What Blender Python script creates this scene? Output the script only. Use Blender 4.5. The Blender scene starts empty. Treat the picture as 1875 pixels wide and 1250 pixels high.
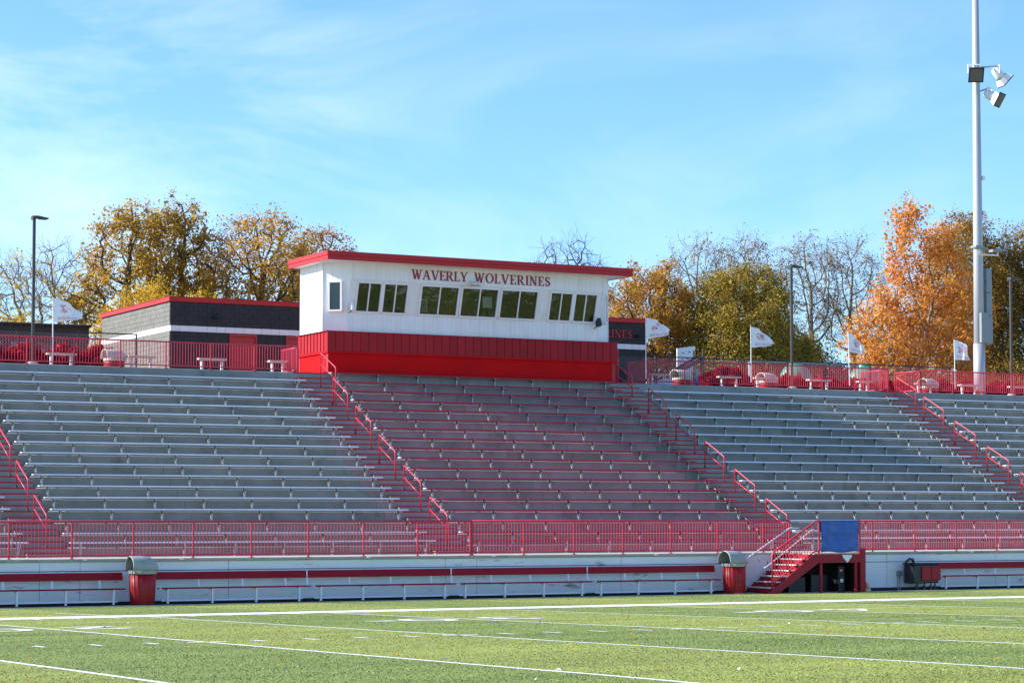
import bpy, bmesh, math, random
import numpy as np
from mathutils import Vector, Matrix, noise as mnoise

R = math.radians
scene = bpy.context.scene
COL = scene.collection
random.seed(7)

# ------------------------------------------------------------------ camera
cam_data = bpy.data.cameras.new('camera')
cam_data.sensor_width = 36.0
cam_data.lens = 36.0 * 4133.0 / 1875.0
cam_data.shift_y = 102.4 / 1875.0
cam_data.clip_start = 0.5
cam_data.clip_end = 3000
cam = bpy.data.objects.new('camera', cam_data)
cam.location = (0, 0, 2.58)
cam.rotation_euler = (R(93.0), 0, R(-28.07))
COL.objects.link(cam)
scene.camera = cam

# ------------------------------------------------------------------ sun and sky
SUN_EL, SUN_BACK = R(31.5), R(28.5)          # the sun stands left of and behind the stand
sdir = Vector((-math.cos(SUN_BACK) * math.cos(SUN_EL), math.sin(SUN_BACK) * math.cos(SUN_EL), math.sin(SUN_EL)))
sun_data = bpy.data.lights.new('sun', 'SUN')
sun_data.energy = 5.0
sun_data.angle = R(0.5)
sun_data.color = (1.0, 0.95, 0.86)
sun = bpy.data.objects.new('sun', sun_data)
sun.rotation_euler = sdir.to_track_quat('Z', 'Y').to_euler()
sun.location = (0, 60, 60)
COL.objects.link(sun)

world = bpy.data.worlds.new('World')
scene.world = world
world.use_nodes = True
wn = world.node_tree
wn.nodes.clear()


def wnode(t, **kw):
    n = wn.nodes.new(t)
    for k, v in kw.items():
        setattr(n, k, v)
    return n


wout = wnode('ShaderNodeOutputWorld')
wbg = wnode('ShaderNodeBackground')
wbg.inputs['Strength'].default_value = 0.088
sky = wnode('ShaderNodeTexSky', sky_type='NISHITA')
sky.sun_disc = False
sky.sun_elevation = SUN_EL
sky.sun_rotation = -R(90 - 28.5)
sky.altitude = 260
sky.air_density = 1.0
sky.dust_density = 0.6
sky.ozone_density = 2.2
tint = wnode('ShaderNodeMix', data_type='RGBA', blend_type='MULTIPLY')
tint.inputs['Factor'].default_value = 1.0
tint.inputs['B'].default_value = (0.92, 1.29, 1.76, 1)
wn.links.new(sky.outputs['Color'], tint.inputs['A'])
wtc = wnode('ShaderNodeTexCoord')
# thin cirrus: stretched noise, its amount steered by a second broad noise
wmap = wnode('ShaderNodeMapping')
wmap.inputs['Rotation'].default_value = (R(20), R(-24), R(30))
wmap.inputs['Scale'].default_value = (2.2, 5.0, 9.0)
wmap.inputs['Location'].default_value = (4.1, 3.3, 0.4)
wn.links.new(wtc.outputs['Generated'], wmap.inputs['Vector'])
cn = wnode('ShaderNodeTexNoise')
cn.inputs['Scale'].default_value = 1.5
cn.inputs['Detail'].default_value = 9
cn.inputs['Roughness'].default_value = 0.58
cn.inputs['Distortion'].default_value = 0.55
wn.links.new(wmap.outputs['Vector'], cn.inputs['Vector'])
cb = wnode('ShaderNodeTexNoise')
cb.inputs['Scale'].default_value = 2.1
cb.inputs['Detail'].default_value = 3
cbm = wnode('ShaderNodeMapping')
cbm.inputs['Location'].default_value = (1.1, 3.1, 1.0)
wn.links.new(wtc.outputs['Generated'], cbm.inputs['Vector'])
wn.links.new(cbm.outputs['Vector'], cb.inputs['Vector'])
cr1 = wnode('ShaderNodeMapRange')
cr1.inputs['From Min'].default_value = 0.46
cr1.inputs['From Max'].default_value = 0.80
wn.links.new(cn.outputs['Fac'], cr1.inputs['Value'])
cr2 = wnode('ShaderNodeMapRange')
cr2.inputs['From Min'].default_value = 0.38
cr2.inputs['From Max'].default_value = 0.66
wn.links.new(cb.outputs['Fac'], cr2.inputs['Value'])
cmul = wnode('ShaderNodeMath', operation='MULTIPLY')
wn.links.new(cr1.outputs['Result'], cmul.inputs[0])
wn.links.new(cr2.outputs['Result'], cmul.inputs[1])
cmul2 = wnode('ShaderNodeMath', operation='MULTIPLY')
cmul2.inputs[1].default_value = 0.66
wn.links.new(cmul.outputs['Value'], cmul2.inputs[0])
cmix = wnode('ShaderNodeMix', data_type='RGBA')
cmix.inputs['B'].default_value = (10.5, 11.0, 11.4, 1)
wn.links.new(cmul2.outputs['Value'], cmix.inputs['Factor'])
wn.links.new(tint.outputs['Result'], cmix.inputs['A'])
wn.links.new(cmix.outputs['Result'], wbg.inputs['Color'])
wn.links.new(wbg.outputs['Background'], wout.inputs['Surface'])

scene.view_settings.view_transform = 'Standard'
scene.view_settings.look = 'None'
scene.view_settings.gamma = 1.0
scene.view_settings.use_curve_mapping = False
scene.view_settings.exposure = 0.85
scene.cycles.max_bounces = 8
scene.cycles.diffuse_bounces = 3
scene.cycles.glossy_bounces = 3
scene.cycles.transmission_bounces = 5
scene.cycles.transparent_max_bounces = 8


# ------------------------------------------------------------------ materials
def material(name, color, rough=0.6, metal=0.0, var=0.12, scale=3.0, bump=0.0, bscale=40.0, rnd=0.0, spec=0.5, color2=None, mixlo=0.5, mixhi=0.7, mscale=2.0, stretch=None):
    """Principled paint/stone/metal: base colour with broad noise variation, optional second colour in patches, bump, per-object variation."""
    m = bpy.data.materials.new(name)
    m.use_nodes = True
    nt = m.node_tree
    b = nt.nodes['Principled BSDF']
    b.inputs['Roughness'].default_value = rough
    b.inputs['Metallic'].default_value = metal
    b.inputs['Specular IOR Level'].default_value = spec
    geo = nt.nodes.new('ShaderNodeNewGeometry')
    vec = geo.outputs['Position']
    if stretch:
        mp = nt.nodes.new('ShaderNodeMapping')
        mp.inputs['Scale'].default_value = stretch
        nt.links.new(vec, mp.inputs['Vector'])
        vec = mp.outputs['Vector']
    n1 = nt.nodes.new('ShaderNodeTexNoise')
    n1.inputs['Scale'].default_value = scale
    n1.inputs['Detail'].default_value = 5
    n1.inputs['Roughness'].default_value = 0.6
    nt.links.new(vec, n1.inputs['Vector'])
    mr = nt.nodes.new('ShaderNodeMapRange')
    mr.inputs['From Min'].default_value = 0.25
    mr.inputs['From Max'].default_value = 0.75
    mr.inputs['To Min'].default_value = 1 - var
    mr.inputs['To Max'].default_value = 1 + var
    nt.links.new(n1.outputs['Fac'], mr.inputs['Value'])
    val = mr.outputs['Result']
    if rnd > 0:
        oi = nt.nodes.new('ShaderNodeObjectInfo')
        m2 = nt.nodes.new('ShaderNodeMapRange')
        m2.inputs['To Min'].default_value = 1 - rnd
        m2.inputs['To Max'].default_value = 1 + rnd
        nt.links.new(oi.outputs['Random'], m2.inputs['Value'])
        mu = nt.nodes.new('ShaderNodeMath')
        mu.operation = 'MULTIPLY'
        nt.links.new(val, mu.inputs[0])
        nt.links.new(m2.outputs['Result'], mu.inputs[1])
        val = mu.outputs['Value']
    mx = nt.nodes.new('ShaderNodeMix')
    mx.data_type = 'RGBA'
    mx.blend_type = 'MULTIPLY'
    mx.inputs['Factor'].default_value = 1.0
    mx.inputs['A'].default_value = (*color, 1)
    nt.links.new(val, mx.inputs['B'])
    col = mx.outputs['Result']
    if color2:
        n2 = nt.nodes.new('ShaderNodeTexNoise')
        n2.inputs['Scale'].default_value = mscale
        n2.inputs['Detail'].default_value = 7
        n2.inputs['Roughness'].default_value = 0.68
        nt.links.new(vec, n2.inputs['Vector'])
        m3 = nt.nodes.new('ShaderNodeMapRange')
        m3.inputs['From Min'].default_value = mixlo
        m3.inputs['From Max'].default_value = mixhi
        nt.links.new(n2.outputs['Fac'], m3.inputs['Value'])
        mx2 = nt.nodes.new('ShaderNodeMix')
        mx2.data_type = 'RGBA'
        nt.links.new(m3.outputs['Result'], mx2.inputs['Factor'])
        nt.links.new(col, mx2.inputs['A'])
        mx2.inputs['B'].default_value = (*color2, 1)
        col = mx2.outputs['Result']
    nt.links.new(col, b.inputs['Base Color'])
    if bump > 0:
        n3 = nt.nodes.new('ShaderNodeTexNoise')
        n3.inputs['Scale'].default_value = bscale
        n3.inputs['Detail'].default_value = 4
        nt.links.new(geo.outputs['Position'], n3.inputs['Vector'])
        bp = nt.nodes.new('ShaderNodeBump')
        bp.inputs['Strength'].default_value = bump
        bp.inputs['Distance'].default_value = 0.02
        nt.links.new(n3.outputs['Fac'], bp.inputs['Height'])
        nt.links.new(bp.outputs['Normal'], b.inputs['Normal'])
    return m


M = {}
M['concrete'] = material('stand_concrete', (0.275, 0.275, 0.25), 0.9, var=0.2, scale=1.1, bump=0.3, bscale=25, rnd=0.1, color2=(0.13, 0.125, 0.11), mixlo=0.56, mixhi=0.80, mscale=1.3)
M['pink_concrete'] = material('warm_stand_concrete', (0.345, 0.262, 0.262), 0.9, var=0.2, scale=1.1, bump=0.3, bscale=25, rnd=0.1, color2=(0.15, 0.13, 0.12), mixlo=0.56, mixhi=0.80, mscale=1.3)
M['cap_concrete'] = material('cap_concrete', (0.40, 0.37, 0.32), 0.9, var=0.2, scale=2.0, bump=0.3, bscale=20, color2=(0.13, 0.12, 0.10), mixlo=0.55, mixhi=0.75, mscale=1.1)
M['paving'] = material('concourse_paving', (0.36, 0.35, 0.32), 0.9, var=0.12, scale=1.0, bump=0.2)
M['wall_white'] = material('weathered_white_wall_paint', (0.80, 0.80, 0.80), 0.75, var=0.07, scale=1.2, bump=0.12, bscale=14, color2=(0.27, 0.25, 0.22), mixlo=0.60, mixhi=0.70, mscale=1.4, stretch=(0.55, 1, 2.6))
M['slab_paint'] = material('peeling_white_slab_paint', (0.62, 0.60, 0.60), 0.8, var=0.08, scale=1.2, bump=0.2, bscale=14, color2=(0.20, 0.17, 0.13), mixlo=0.56, mixhi=0.60, mscale=2.4)
M['alu'] = material('aluminium_plank', (0.64, 0.66, 0.70), 0.4, metal=0.1, var=0.10, scale=1.4, rnd=0.06)
M['galv'] = material('galvanised_steel', (0.38, 0.38, 0.38), 0.5, metal=0.85, var=0.1, scale=6)
M['pipe'] = material('galvanised_pipe', (0.45, 0.45, 0.45), 0.5, metal=0.2, var=0.1, scale=6)
M['red'] = material('red_enamel', (0.42, 0.010, 0.018), 0.5, var=0.10, scale=3.0, rnd=0.05)
M['redrail'] = material('red_rail_paint', (0.52, 0.026, 0.055), 0.38, var=0.10, scale=4.0, rnd=0.06)
M['binred'] = material('dark_red_bin', (0.30, 0.006, 0.012), 0.5, spec=0.3, var=0.2, scale=4)
M['perf'] = material('bin_perforation', (0.40, 0.16, 0.14), 0.6)
M['bench'] = material('dark_red_bench_paint', (0.30, 0.004, 0.012), 0.5, spec=0.2, var=0.12, scale=0.8)
M['stairred'] = material('dark_red_stair_paint', (0.30, 0.008, 0.018), 0.5, spec=0.3, var=0.15, scale=3)
M['redseat'] = material('red_seat_paint', (0.42, 0.012, 0.028), 0.45, var=0.16, scale=0.8, rnd=0.10, stretch=(1, 3, 3))
M['redbase'] = material('red_wall_paint', (0.58, 0.002, 0.004), 0.6, spec=0.1, var=0.16, scale=0.9, bump=0.08, bscale=6, color2=(0.50, 0.05, 0.05), mixlo=0.66, mixhi=0.78, mscale=2.2)
M['redpanel'] = material('dusty_red_metal_siding', (0.36, 0.014, 0.020), 0.55, spec=0.2, var=0.12, scale=2.0, rnd=0.10)
M['fascia'] = material('red_fascia_metal', (0.44, 0.022, 0.024), 0.5, spec=0.25, var=0.06, scale=1.0)
M['siding'] = material('white_wood_siding', (0.79, 0.78, 0.76), 0.7, var=0.07, scale=1.2, bump=0.08, bscale=30, stretch=(3, 3, 0.5), color2=(0.60, 0.585, 0.55), mixlo=0.58, mixhi=0.78, mscale=1.0)
M['trim'] = material('white_trim', (0.76, 0.74, 0.73), 0.5, var=0.03, scale=2.0)
M['sideblock'] = material('grey_split_face_block', (0.195, 0.187, 0.168), 0.9, spec=0.2, var=0.18, scale=2.2, bump=0.8, bscale=30)
M['charcoal'] = material('charcoal_block_paint', (0.040, 0.038, 0.040), 0.85, spec=0.2, var=0.18, scale=2.2, bump=0.6, bscale=30)
M['mortar'] = material('dark_mortar', (0.075, 0.073, 0.07), 0.9, var=0.1)
M['stripe'] = material('pale_block_stripe', (0.72, 0.69, 0.68), 0.75, var=0.06, scale=3, bump=0.2, bscale=25)
M['brick'] = material('dark_brown_brick', (0.085, 0.040, 0.030), 0.9, var=0.35, scale=5.0, bump=0.3, bscale=20, stretch=(1, 1, 3))
M['black'] = material('black_metal', (0.012, 0.012, 0.014), 0.5, var=0.1)
M['blackplastic'] = material('black_plastic', (0.014, 0.014, 0.016), 0.45, var=0.15)
M['bronze'] = material('bronze_pole_paint', (0.055, 0.048, 0.04), 0.45, metal=0.2, var=0.08)
M['mast'] = material('galvanised_mast', (0.40, 0.41, 0.43), 0.5, metal=0.25, var=0.08, scale=1.2, stretch=(1, 1, 0.2))
M['white'] = material('white_paint', (0.80, 0.80, 0.78), 0.5, var=0.05)
M['cream'] = material('cream_plastic', (0.52, 0.49, 0.43), 0.55, var=0.08)
M['hood'] = material('grey_bin_hood', (0.30, 0.32, 0.30), 0.5, var=0.2, scale=4)
M['bingrime'] = material('bin_inside', (0.10, 0.075, 0.04), 0.7, var=0.3, scale=9)
M['cabinet'] = material('grey_cabinet', (0.22, 0.245, 0.25), 0.5, metal=0.1, var=0.05)
M['lens'] = material('flood_lens', (0.10, 0.095, 0.09), 0.25, var=0.2, scale=8)
M['blue'] = material('blue_tarpaulin', (0.012, 0.085, 0.36), 0.38, var=0.2, scale=4, bump=0.25, bscale=14)
M['bluebottle'] = material('blue_plastic', (0.02, 0.12, 0.55), 0.4)
M['orange'] = material('orange_cone_plastic', (0.75, 0.17, 0.02), 0.5, var=0.1)
M['tan'] = material('tan_board', (0.55, 0.43, 0.24), 0.7, var=0.12, scale=6)
M['green'] = material('green_playground_plastic', (0.02, 0.30, 0.19), 0.4, var=0.08)
M['darkbrown'] = material('brown_playground_plastic', (0.055, 0.04, 0.035), 0.5)
M['slat'] = material('pale_lavender_fence_slat', (0.50, 0.50, 0.60), 0.6, var=0.1, rnd=0.05)
M['cloth'] = material('white_flag_cloth', (0.82, 0.80, 0.80), 0.8, var=0.03)
M['print'] = material('red_flag_print', (0.72, 0.30, 0.32), 0.8, var=0.2, scale=12)
M['letter'] = material('dark_red_letter', (0.28, 0.010, 0.018), 0.45, var=0.05)
M['letter2'] = material('bright_red_letter', (0.42, 0.012, 0.018), 0.45, var=0.05)
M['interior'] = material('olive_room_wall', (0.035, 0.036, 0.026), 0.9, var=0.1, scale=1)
M['desk'] = material('brown_desk', (0.10, 0.045, 0.025), 0.5, var=0.2, scale=5)
M['paper'] = material('paper_sheet', (0.75, 0.76, 0.74), 0.7, var=0.25, scale=14)
M['picture'] = material('teal_picture', (0.20, 0.36, 0.38), 0.6, var=0.4, scale=6)
M['bark'] = material('grey_brown_bark', (0.085, 0.066, 0.052), 0.95, var=0.3, scale=6, bump=0.5, bscale=18)
M['palebark'] = material('pale_grey_bark', (0.26, 0.22, 0.18), 0.95, var=0.25, scale=5, bump=0.4, bscale=18)
M['dirt'] = material('damp_gutter_ground', (0.09, 0.088, 0.08), 0.95, var=0.3, scale=3, bump=0.3)
M['shadestrip'] = material('shade_and_dirt_strip', (0.02, 0.021, 0.024), 0.9, var=0.4, scale=5)  # gutter shade and splashed dirt put into one near-black colour
M['lawn'] = material('autumn_lawn', (0.07, 0.09, 0.03), 0.95, var=0.4, scale=0.8, color2=(0.16, 0.11, 0.03), mixlo=0.5, mixhi=0.7, bump=0.4)
M['tread'] = material('worn_pale_tread', (0.66, 0.62, 0.58), 0.7, var=0.18, scale=6)


def glass_material():
    m = bpy.data.materials.new('window_glass')
    m.use_nodes = True
    b = m.node_tree.nodes['Principled BSDF']
    b.inputs['Base Color'].default_value = (0.55, 0.62, 0.55, 1)
    b.inputs['Roughness'].default_value = 0.02
    b.inputs['Transmission Weight'].default_value = 1.0
    b.inputs['IOR'].default_value = 1.5
    nt = m.node_tree
    geo = nt.nodes.new('ShaderNodeNewGeometry')
    n = nt.nodes.new('ShaderNodeTexNoise')
    n.inputs['Scale'].default_value = 1.7
    n.inputs['Detail'].default_value = 2
    nt.links.new(geo.outputs['Position'], n.inputs['Vector'])
    bp = nt.nodes.new('ShaderNodeBump')
    bp.inputs['Strength'].default_value = 0.35
    bp.inputs['Distance'].default_value = 0.05
    nt.links.new(n.outputs['Fac'], bp.inputs['Height'])
    nt.links.new(bp.outputs['Normal'], b.inputs['Normal'])
    return m


M['glass'] = glass_material()


def leaf_material(name, color, var=0.35):
    m = bpy.data.materials.new(name)
    m.use_nodes = True
    nt = m.node_tree
    nt.nodes.clear()
    out = nt.nodes.new('ShaderNodeOutputMaterial')
    d = nt.nodes.new('ShaderNodeBsdfDiffuse')
    t = nt.nodes.new('ShaderNodeBsdfTranslucent')
    mix = nt.nodes.new('ShaderNodeMixShader')
    mix.inputs['Fac'].default_value = 0.48
    geo = nt.nodes.new('ShaderNodeNewGeometry')
    n1 = nt.nodes.new('ShaderNodeTexNoise')
    n1.inputs['Scale'].default_value = 1.6
    n1.inputs['Detail'].default_value = 6
    nt.links.new(geo.outputs['Position'], n1.inputs['Vector'])
    mr = nt.nodes.new('ShaderNodeMapRange')
    mr.inputs['From Min'].default_value = 0.3
    mr.inputs['From Max'].default_value = 0.7
    mr.inputs['To Min'].default_value = 1 - var
    mr.inputs['To Max'].default_value = 1 + var
    nt.links.new(n1.outputs['Fac'], mr.inputs['Value'])
    mx = nt.nodes.new('ShaderNodeMix')
    mx.data_type = 'RGBA'
    mx.blend_type = 'MULTIPLY'
    mx.inputs['Factor'].default_value = 1
    mx.inputs['A'].default_value = (*color, 1)
    nt.links.new(mr.outputs['Result'], mx.inputs['B'])
    nt.links.new(mx.outputs['Result'], d.inputs['Color'])
    nt.links.new(mx.outputs['Result'], t.inputs['Color'])
    nt.links.new(d.outputs['BSDF'], mix.inputs[1])
    nt.links.new(t.outputs['BSDF'], mix.inputs[2])
    nt.links.new(mix.outputs['Shader'], out.inputs['Surface'])
    return m


LEAF = {
    'gold': leaf_material('gold_leaf', (0.62, 0.38, 0.06)),
    'yellow': leaf_material('yellow_leaf', (0.72, 0.49, 0.06)),
    'brown': leaf_material('brown_leaf', (0.42, 0.225, 0.065)),
    'olive': leaf_material('olive_leaf', (0.25, 0.215, 0.04)),
    'yellowolive': leaf_material('yellow_olive_leaf', (0.44, 0.345, 0.05)),  # yellower olive tone, mixed at random through the crowns
    'darkolive': leaf_material('dark_olive_leaf', (0.12, 0.11, 0.03)),
    'rust': leaf_material('rust_leaf', (0.50, 0.20, 0.05)),
    'orange': leaf_material('orange_leaf', (0.85, 0.33, 0.05)),
    'peach': leaf_material('peach_orange_leaf', (0.80, 0.42, 0.15)),
    'amber': leaf_material('amber_leaf', (0.66, 0.34, 0.045)),
    'crimson': leaf_material('crimson_leaf', (0.400, 0.018, 0.035)),
    'darkred': leaf_material('dark_crimson_leaf', (0.190, 0.012, 0.022)),
    'pink': leaf_material('bright_crimson_leaf', (0.550, 0.045, 0.065)),
    'greyleaf': leaf_material('grey_brown_dry_leaf', (0.312, 0.247, 0.156)),
}


def turf_material():
    m = bpy.data.materials.new('artificial_turf')
    m.use_nodes = True
    nt = m.node_tree
    b = nt.nodes['Principled BSDF']
    b.inputs['Roughness'].default_value = 0.75
    b.inputs['Specular IOR Level'].default_value = 0.25
    geo = nt.nodes.new('ShaderNodeNewGeometry')
    sep = nt.nodes.new('ShaderNodeSeparateXYZ')
    nt.links.new(geo.outputs['Position'], sep.inputs['Vector'])

    def math_(op, a, c):
        n = nt.nodes.new('ShaderNodeMath')
        n.operation = op
        for i, v in enumerate((a, c)):
            if isinstance(v, (int, float)):
                n.inputs[i].default_value = v
            else:
                nt.links.new(v, n.inputs[i])
        return n.outputs['Value']
    # alternating five-yard bands of two turf colours, counted across the field
    wob = nt.nodes.new('ShaderNodeTexNoise')
    wob.inputs['Scale'].default_value = 0.6
    nt.links.new(geo.outputs['Position'], wob.inputs['Vector'])
    xx = math_('ADD', sep.outputs['X'], math_('MULTIPLY', math_('SUBTRACT', wob.outputs['Fac'], 0.5), 0.10))
    k = math_('MULTIPLY', math_('SUBTRACT', xx, 8.15), 1 / 9.0)
    fr = math_('SUBTRACT', k, math_('FLOOR', k, 0))
    band = math_('LESS_THAN', fr, 0.5)
    mx = nt.nodes.new('ShaderNodeMix')
    mx.data_type = 'RGBA'
    mx.inputs['A'].default_value = (0.27, 0.305, 0.066, 1)
    mx.inputs['B'].default_value = (0.195, 0.245, 0.056, 1)
    nt.links.new(band, mx.inputs['Factor'])
    # blotches, drag marks, grain
    n1 = nt.nodes.new('ShaderNodeTexNoise')
    n1.inputs['Scale'].default_value = 0.35
    n1.inputs['Detail'].default_value = 5
    mp = nt.nodes.new('ShaderNodeMapping')
    mp.inputs['Scale'].default_value = (0.5, 2.0, 1)
    mp.inputs['Rotation'].default_value = (0, 0, R(-28))
    nt.links.new(geo.outputs['Position'], mp.inputs['Vector'])
    nt.links.new(mp.outputs['Vector'], n1.inputs['Vector'])
    r1 = nt.nodes.new('ShaderNodeMapRange')
    r1.inputs['From Min'].default_value = 0.3
    r1.inputs['From Max'].default_value = 0.7
    r1.inputs['To Min'].default_value = 0.80
    r1.inputs['To Max'].default_value = 1.16
    nt.links.new(n1.outputs['Fac'], r1.inputs['Value'])
    n2 = nt.nodes.new('ShaderNodeTexNoise')
    n2.inputs['Scale'].default_value = 26
    n2.inputs['Detail'].default_value = 6
    n2.inputs['Roughness'].default_value = 0.8
    nt.links.new(geo.outputs['Position'], n2.inputs['Vector'])
    r2 = nt.nodes.new('ShaderNodeMapRange')
    r2.inputs['From Min'].default_value = 0.3
    r2.inputs['From Max'].default_value = 0.7
    r2.inputs['To Min'].default_value = 0.55
    r2.inputs['To Max'].default_value = 1.5
    nt.links.new(n2.outputs['Fac'], r2.inputs['Value'])
    v = math_('MULTIPLY', r1.outputs['Result'], r2.outputs['Result'])
    mm = nt.nodes.new('ShaderNodeMix')
    mm.data_type = 'RGBA'
    mm.blend_type = 'MULTIPLY'
    mm.inputs['Factor'].default_value = 1
    nt.links.new(mx.outputs['Result'], mm.inputs['A'])
    nt.links.new(v, mm.inputs['B'])
    nt.links.new(mm.outputs['Result'], b.inputs['Base Color'])
    bp = nt.nodes.new('ShaderNodeBump')
    bp.inputs['Strength'].default_value = 0.7
    bp.inputs['Distance'].default_value = 0.03
    nt.links.new(n2.outputs['Fac'], bp.inputs['Height'])
    nt.links.new(bp.outputs['Normal'], b.inputs['Normal'])
    return m


M['turf'] = turf_material()
M['line'] = material('white_turf_paint', (0.72, 0.72, 0.68), 0.85, var=0.12, scale=9, bump=0.5, bscale=26, color2=(0.26, 0.32, 0.17), mixlo=0.58, mixhi=0.74, mscale=14)
M['drytuft'] = material('pale_turf_fibre', (0.40, 0.44, 0.18), 0.7, var=0.25, scale=7)
M['darktuft'] = material('deep_green_turf_fibre', (0.12, 0.17, 0.045), 0.7, var=0.25, scale=7)
M['faintline'] = material('faded_turf_paint', (0.55, 0.56, 0.46), 0.85, var=0.12, scale=9, bump=0.5, bscale=26, color2=(0.14, 0.20, 0.06), mixlo=0.42, mixhi=0.62, mscale=9)


# ------------------------------------------------------------------ mesh tools
WORLD = {}                                     # world position of every empty and part (nothing is rotated unless said so)


def wpos(o):
    return WORLD.get(o.name, Vector((0, 0, 0)))


class MB:
    def __init__(s):
        s.v, s.f, s.m = [], [], []

    def add(s, vs, fs, mi=0):
        k = len(s.v)
        s.v += [tuple(p) for p in vs]
        s.f += [tuple(i + k for i in f) for f in fs]
        s.m += [mi] * len(fs)
        return s

    def box(s, x0, x1, y0, y1, z0, z1, mi=0):
        vs = [(x, y, z) for z in (z0, z1) for y in (y0, y1) for x in (x0, x1)]
        return s.add(vs, [(0, 2, 3, 1), (4, 5, 7, 6), (0, 1, 5, 4), (2, 6, 7, 3), (0, 4, 6, 2), (1, 3, 7, 5)], mi)

    def prism(s, poly, axis, a, b, mi=0):
        """poly: 2D points; extruded along axis from a to b. axis x: points are (y,z); y: (x,z); z: (x,y)"""
        n = len(poly)

        def mk(p, t):
            return {'x': (t, p[0], p[1]), 'y': (p[0], t, p[1]), 'z': (p[0], p[1], t)}[axis]
        vs = [mk(p, a) for p in poly] + [mk(p, b) for p in poly]
        fs = [tuple(range(n))[::-1], tuple(range(n, 2 * n))] + [(i, (i + 1) % n, n + (i + 1) % n, n + i) for i in range(n)]
        return s.add(vs, fs, mi)

    def path(s, pts, r, n=8, radii=None, caps=True, mi=0):
        pts = [Vector(p) for p in pts]
        k = len(s.v)
        N = len(pts)
        up = None
        for i, p in enumerate(pts):
            d1 = (pts[i] - pts[i - 1]).normalized() if i else (pts[1] - pts[0]).normalized()
            d2 = (pts[i + 1] - pts[i]).normalized() if i < N - 1 else d1
            t = (d1 + d2)
            t = t.normalized() if t.length > 1e-6 else d1
            if up is None:
                a = Vector((0, 0, 1)) if abs(t.z) < 0.9 else Vector((1, 0, 0))
                up = t.cross(a).normalized()
            up = (up - t * up.dot(t))
            up = up.normalized()
            w = t.cross(up)
            rr = radii[i] if radii else r
            c = max(0.5, t.dot(d1))
            for j in range(n):
                th = 2 * math.pi * j / n
                s.v.append(tuple(p + (up * math.cos(th) + w * math.sin(th)) * rr / (c if 0 < i < N - 1 else 1)))
        for i in range(N - 1):
            for j in range(n):
                a, b = k + i * n + j, k + i * n + (j + 1) % n
                s.f.append((a, b, b + n, a + n))
                s.m.append(mi)
        if caps:
            s.f.append(tuple(k + j for j in range(n))[::-1])
            s.f.append(tuple(k + (N - 1) * n + j for j in range(n)))
            s.m += [mi, mi]
        return s

    def lathe(s, prof, n=20, c=(0, 0, 0), mi=0, cap=True):
        k = len(s.v)
        for r, z in prof:
            for j in range(n):
                th = 2 * math.pi * j / n
                s.v.append((c[0] + r * math.cos(th), c[1] + r * math.sin(th), c[2] + z))
        for i in range(len(prof) - 1):
            for j in range(n):
                a, b = k + i * n + j, k + i * n + (j + 1) % n
                s.f.append((a, b, b + n, a + n))
                s.m.append(mi)
        if cap:
            s.f.append(tuple(k + j for j in range(n))[::-1])
            s.f.append(tuple(k + (len(prof) - 1) * n + j for j in range(n)))
            s.m += [mi, mi]
        return s

    def mesh(s, name, mats, bevel=0.0, smooth=False, segs=1, off=(0, 0, 0)):
        me = bpy.data.meshes.new(name)
        ox, oy, oz = off
        me.from_pydata([(x - ox, y - oy, z - oz) for x, y, z in s.v], [], s.f)
        mats = mats if isinstance(mats, (list, tuple)) else [mats]
        for q in mats:
            me.materials.append(q)
        me.polygons.foreach_set('material_index', s.m)
        if bevel > 0:
            bm = bmesh.new()
            bm.from_mesh(me)
            es = [e for e in bm.edges if len(e.link_faces) == 2 and e.calc_face_angle(0) > 0.6]
            bmesh.ops.bevel(bm, geom=es, offset=bevel, segments=segs, affect='EDGES', clamp_overlap=True)
            bm.to_mesh(me)
            bm.free()
        if smooth:
            me.polygons.foreach_set('use_smooth', [True] * len(me.polygons))
        me.update()
        return me

    def build(s, name, mats, parent=None, bevel=0.0, smooth=False, segs=1):
        """points are given in world metres; the object's origin is its parent's"""
        off = wpos(parent) if parent else (0, 0, 0)
        o = bpy.data.objects.new(name, s.mesh(name, mats, bevel, smooth, segs, off))
        COL.objects.link(o)
        if parent:
            o.parent = parent
        WORLD[o.name] = Vector(off)
        return o


def inst(name, me, parent, loc, rot=None):
    """a part that shares mesh data; loc in world metres"""
    o = bpy.data.objects.new(name, me)
    COL.objects.link(o)
    base = wpos(parent) if parent else Vector((0, 0, 0))
    if parent:
        o.parent = parent
    o.location = Vector(loc) - base
    if rot:
        o.rotation_euler = rot
    WORLD[o.name] = Vector(loc)
    return o


def tag(o, label, cat, group=None):
    o['label'] = label
    o['category'] = cat
    if group:
        o['group'] = group
    return o


def thing(name, label, cat, loc, group=None):
    o = bpy.data.objects.new(name, None)
    o.empty_display_size = 0.2
    COL.objects.link(o)
    o.location = loc
    WORLD[o.name] = Vector(loc)
    return tag(o, label, cat, group)


def structure(o):
    o['kind'] = 'structure'
    return o


def stuff(o):
    o['kind'] = 'stuff'
    return o


ORD = ['first', 'second', 'third', 'fourth', 'fifth', 'sixth', 'seventh', 'eighth', 'ninth', 'tenth', 'eleventh', 'twelfth',
       'thirteenth', 'fourteenth', 'fifteenth', 'sixteenth', 'seventeenth', 'eighteenth']


# ------------------------------------------------------------------ the ground
def fz(y):
    """height of the crowned field"""
    d = abs(y - 12.0)
    r = 10.0
    return 1.02 - 0.02 * (d if d > r else (d * d / (2 * r) + r / 2))


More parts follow.
